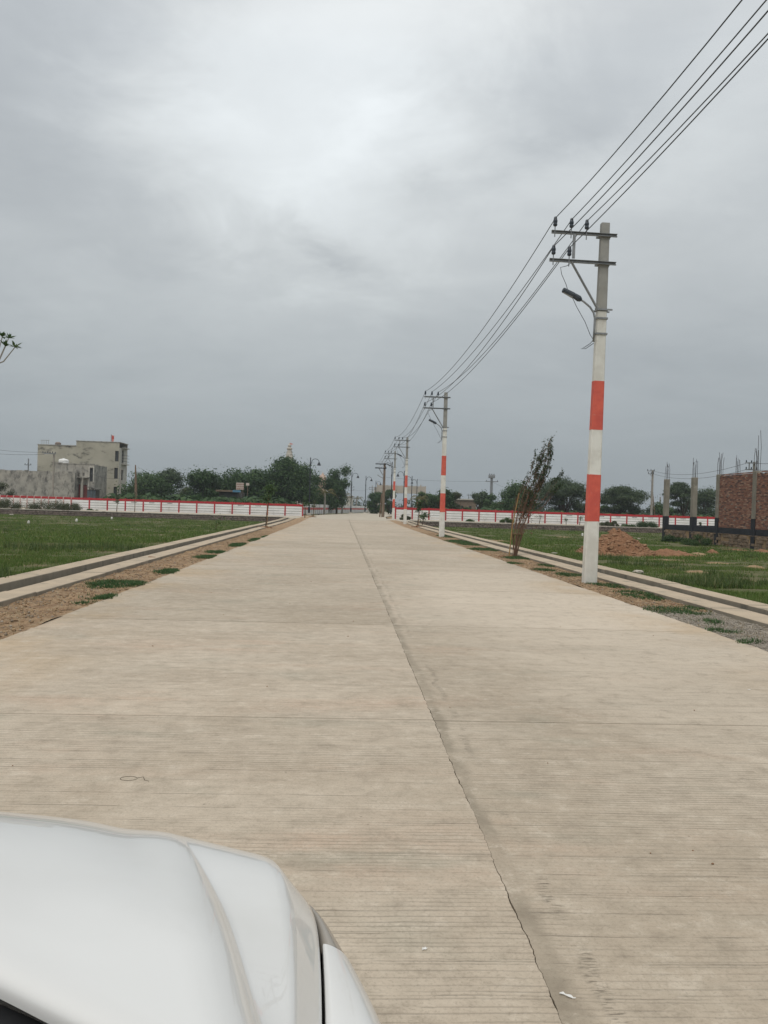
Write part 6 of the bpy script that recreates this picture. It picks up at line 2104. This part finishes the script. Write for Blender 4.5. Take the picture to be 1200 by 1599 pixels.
rows = []
NT_ = 13
for i in range(NT_):
    t = i / (NT_ - 1); t = t ** .9
    r = []
    right = []
    for c in (6, 7, 8, 9, 10, 11):
        y = yr(c) + (1.48 - yr(c)) * t
        right.append((tx_(c, y), y, tz_(c, y)))
    a = right[0]
    lip = (a[0] - .004, a[1], a[2] - .035)
    mid = [((p[0] + q[0]) / 2, (p[1] + q[1]) / 2, (p[2] + q[2]) / 2 + dzz) for p, q, dzz in ((right[3], right[4], .003), (right[4], right[5], .002))]
    lo, hi = Vector(right[2]), Vector(right[3])                     # the raised centre panel ends in a quarter round

    def qr(u, w): q = lo.lerp(hi, u); return (q.x, q.y, lo.z + (hi.z - lo.z) * w)
    half = [lip, right[0], right[1], right[2], qr(.10, .30), qr(.28, .60), qr(.58, .86), right[3], mid[0], right[4], mid[1], right[5]]
    full = half + [(2 * CXC - p[0], p[1], p[2]) for p in reversed(half[:-1])]
    rows.append(full)
# rear lip folds down to the cowl
first = [(p[0], p[1] - .004, p[2] - .02) for p in rows[0]]
rows = [first] + rows
ncol = len(rows[0])
o = grid_mesh('bonnet', rows, M['paint'], car, crease_cols=(1, 2, 3, ncol - 2, ncol - 3, ncol - 4), level=3, crease=.8)


def side_rows(cols, ys, lipcol=None, grow=0.0):
    out_ = []
    for y in ys:
        r = []
        for c in cols: r.append((tx_(c, y) + grow, y, tz_(c, y)))
        if lipcol is not None:
            a = r[0]; r[0] = (a[0] + .0035, a[1], a[2] - .001)
            r = [(a[0] + .003, a[1], a[2] - .04)] + r
        out_.append(r)
    return out_


ysf = [.16, .30, .45, .60, .72, .84, .94, 1.01, 1.045]
fr_rows = side_rows((6, 5, 4, 3, 2), ysf, 6)
# extend the upper fender edge towards the A pillar
for r in fr_rows:
    if r[0][1] < .60:
        u = (.60 - r[0][1]) / .44
        for k_ in (0, 1): r[k_] = (r[k_][0] + .02 * u, r[k_][1], r[k_][2] + .075 * u)
        r[2] = (r[2][0] + .006 * u, r[2][1], r[2][2] + .03 * u)
for rws in (fr_rows, mir(fr_rows)):
    grid_mesh('front_wing', rws, M['paint'], car, crease_cols=(1,) if rws is fr_rows else (4,), level=3)
hl = side_rows((6, 5, 4), [1.05, 1.09, 1.15, 1.22, 1.30, 1.38], 6, -.002)
for rws in (hl, mir(hl)):
    grid_mesh('headlamp', rws, M['headlight'], car, level=3)
# bumper swept round the nose
plan = [(tx_(4, y), y) for y in (1.05, 1.12, 1.2, 1.28, 1.36, 1.43, 1.48)] + [(-.30, 1.51), (-.5, 1.53)]
plan = plan + [(CXC, 1.54)] + [(2 * CXC - x, y) for x, y in reversed(plan)]
rows = []
for z, g_ in ((.66, -.012), (.60, 0), (.50, .012), (.40, .012), (.30, 0), (.22, -.03)):
    r = []
    for x, y in plan:
        nx, ny = (x - CXC) / .8, max(0, y - .9) / .62
        l = math.hypot(nx, ny) or 1
        r.append((x + nx / l * g_, y + ny / l * g_, z))
    rows.append(r)
grid_mesh('bumper', rows, M['paint'], car, level=2)
rows = [[(CXC + dx, 1.553 - .05 * (dx / .5) ** 2, z) for dx in (-.45, -.3, -.15, 0, .15, .3, .45)] for z in (.56, .47, .38)]
grid_mesh('grille', rows, M['trim'], car, level=1)
# black strips added under the shut lines, painted shade for the gaps
rows = [[(tx_(6, y) + .02, y, tz_(6, y) - .055) for y in (.55, .7, .85, 1.0, 1.1, 1.2, 1.3)], [(tx_(6, y) - .05, y, tz_(6, y) - .06) for y in (.55, .7, .85, 1.0, 1.1, 1.2, 1.3)]]
for rws in (rows, [[(2 * CXC - p[0], p[1], p[2]) for p in r] for r in rows]): grid_mesh('shut_line_shade', rws, M['gap_shade'], car, level=1)
# cowl, windscreen, roof
cw = [(11, .885), (10, .825), (9, .645)]
pts = [(-.03, .615), (-.14, .688), (-.24, .735), (-.34, .788), (-.45, .830), (-.58, .871), (CXC, .889)]
pts = pts + [(2 * CXC - x, y) for x, y in reversed(pts[:-1])]


def zc(x):
    q = abs(x - CXC) / .72
    return .968 - .028 * q * q


r1 = [(x, y - .002, zc(x) - .012) for x, y in pts]
r2 = [(x, y - .05, zc(x) - .022) for x, y in pts]
r3 = [(x, y - .11, zc(x) - .012) for x, y in pts]
grid_mesh('cowl_panel', [r1, r2, r3], M['trim'], car, level=1)
rl = [(x * .0 + CXC + (x - CXC) * .77, -.12 + .12 * (1 - (abs(x - CXC) / .72) ** 2), 1.425 + .03 * (1 - (abs(x - CXC) / .72) ** 2)) for x, y in pts]
ws = []
for k_ in range(6):
    u = k_ / 5
    ws.append([tuple(Vector(a).lerp(Vector(b), u) + Vector((0, .03, .05)) * math.sin(PI * u)) for a, b in zip(r3, rl)])
grid_mesh('windscreen', ws, M['car_glass'], car, level=2)
for sgn in (1, -1):
    a = Vector((-.03, .56, .94)); b = Vector((CXC + .575, -.12, 1.415)); c_ = Vector((CXC + .58, -1.55, 1.43)); e_ = Vector((CXC + .70, -1.95, .98))
    q = []
    for p in (a, a.lerp(b, .5) + Vector((.01, .02, .03)), b, b.lerp(c_, .5) + Vector((0, 0, .03)), c_, e_):
        x = p.x if sgn > 0 else 2 * CXC - p.x
        q.append(Vector((x, p.y, p.z)) - CO)
    m_ = MB(); m_.tube(q, [.035, .034, .036, .036, .04, .05], 8); m_.build('roof_pillar', M['paint'], car, smooth=True)
    m_ = MB(); m_.tube([Vector((CXC + sgn * .745, -.62, .93)) - CO, Vector((CXC + sgn * .60, -.62, 1.42)) - CO], .04, 6); m_.build('door_pillar', M['trim'], car)
rows = []
for k_ in range(7):
    u = k_ / 6; y0 = 1 - u
    rows.append([(x, y + (-1.75 - y) * u * .97, z + .045 * math.sin(PI * min(1, u * .75 + .12))) for x, y, z in rl])
grid_mesh('roof', rows, M['paint'], car, level=2)
last = rows[-1]
rows = [last, [(CXC + (p[0] - CXC) * 1.12, -1.95, 1.15) for p in last], [(CXC + (p[0] - CXC) * 1.22, -2.05, .98) for p in last]]
grid_mesh('rear_window', rows, M['car_glass'], car, level=1)
base_r = rows[-1]
rows = [base_r, [(CXC + (p[0] - CXC) * 1.04, -2.12, .75) for p in base_r], [(CXC + (p[0] - CXC) * 1.05, -2.15, .5) for p in base_r], [(CXC + (p[0] - CXC) * 1.0, -2.08, .25) for p in base_r]]
grid_mesh('tailgate', rows, M['paint'], car, level=1)
SEC = [(.052, .935), (.092, .86), (.104, .74), (.110, .55), (.104, .38), (.085, .25)]


def side_panel(name, ya, yb):
    rws = []
    for y in np.linspace(ya, yb, 6):
        k_ = max(0, (-1.3 - y)) ** 2 * .16
        rws.append([(x - k_, y, z + (.035 if i == 0 else .01 if i == 1 else 0) * min(1, max(0, -y / 1.2))) for i, (x, z) in enumerate(SEC)])
    for q in (rws, mir(rws)): yield grid_mesh(name, q, M['paint'], car, crease_cols=(1,), level=2)


for o in side_panel('door', .153, -.62): pass
for o in side_panel('door', -.628, -1.38): pass
for o in side_panel('rear_wing', -1.388, -2.10): pass
for sgn in (1, -1):
    for y in (-.48, -1.24):
        m_ = MB(); m_.rbox(Vector((CXC + sgn * .835, y, .80)) - CO, (.03, .16, .028)); m_.build('door_handle', M['paint'], car, bevel=.008)
    sx = lambda x: x if sgn > 0 else 2 * CXC - x
    for ya, yb in ((.30, -.58), (-.66, -1.45)):
        xr = lambda y, z: sx(.045 - (z - .95) * .42)
        zt_ = lambda y: 1.40 if y < -.05 else 1.40 - (y + .05) * 1.05
        q = [(xr(ya, .95), ya, .95), (xr(yb, .96), yb, .96), (xr(yb, 1.40), yb, zt_(yb)), (sx(.045 - (zt_(ya) - .95) * .42), ya - .05, zt_(ya))]
        mk('side_window', [Vector(p) - CO for p in q], [(0, 1, 2, 3)], M['car_glass'], car)
    m_ = MB(); m_.rbox(Vector((CXC + sgn * .93, .36, 1.0)) - CO, (.20, .09, .13)); o = m_.build('side_mirror', M['paint'], car, bevel=.035)
    m_ = MB(); m_.rbox(Vector((CXC + sgn * .935, .312, 1.0)) - CO, (.16, .004, .10)); m_.build('mirror_glass', M['car_glass'], o)
    for y in (.62, -1.48):
        w_ = empty('wheel'); w_.parent = car; w_.location = Vector((CXC + sgn * .74, y, .285)) - CO
        m_ = MB(); m_.lathe([(.20, -.085), (.27, -.085), (.287, -.06), (.287, .06), (.27, .088), (.20, .088)], (0, 0, 0), 24, axis='X'); m_.build('tyre', M['tyre'], w_, smooth=False)
        m_ = MB(); m_.lathe([(.05, sgn * .094), (.19, sgn * .086), (.20, sgn * .07), (.20, -sgn * .05)], (0, 0, 0), 20, axis='X'); m_.build('rim', M['rim'], w_)
        m_ = MB(); m_.lathe([(.335, sgn * .0885), (.335, sgn * .0925)], (0, 0, .01), 24, axis='X'); m_.build('wheel_arch', M['trim'], w_)
m_ = MB(); m_.box(CXC - .70, CXC + .70, -1.95, 1.30, .20, .26)
m_.v = [tuple(Vector(p) - CO) for p in m_.v]; m_.build('underbody', M['trim'], car)
m_ = MB(); m_.box(CXC - .62, CXC + .62, -1.9, .45, .262, .90)
m_.v = [tuple(Vector(p) - CO) for p in m_.v]; m_.build('cabin', M['trim'], car)


# ------------------------------------------------------------------ put each root Empty at the base of its thing
bpy.context.view_layer.update()
for o in list(COL.objects):
    if o.type == 'EMPTY' and o.parent is None and o.location.length < 1e-6 and o.children and o.name != 'road':
        lo = Vector((1e9,) * 3); hi = Vector((-1e9,) * 3)
        for c_ in o.children_recursive:
            if c_.type != 'MESH': continue
            for b in c_.bound_box:
                p = c_.matrix_world @ Vector(b)
                lo = Vector(map(min, lo, p)); hi = Vector(map(max, hi, p))
        p = Vector(((lo.x + hi.x) / 2, (lo.y + hi.y) / 2, max(lo.z, -.2)))
        o.location = p
        for c_ in o.children: c_.location = c_.location - p
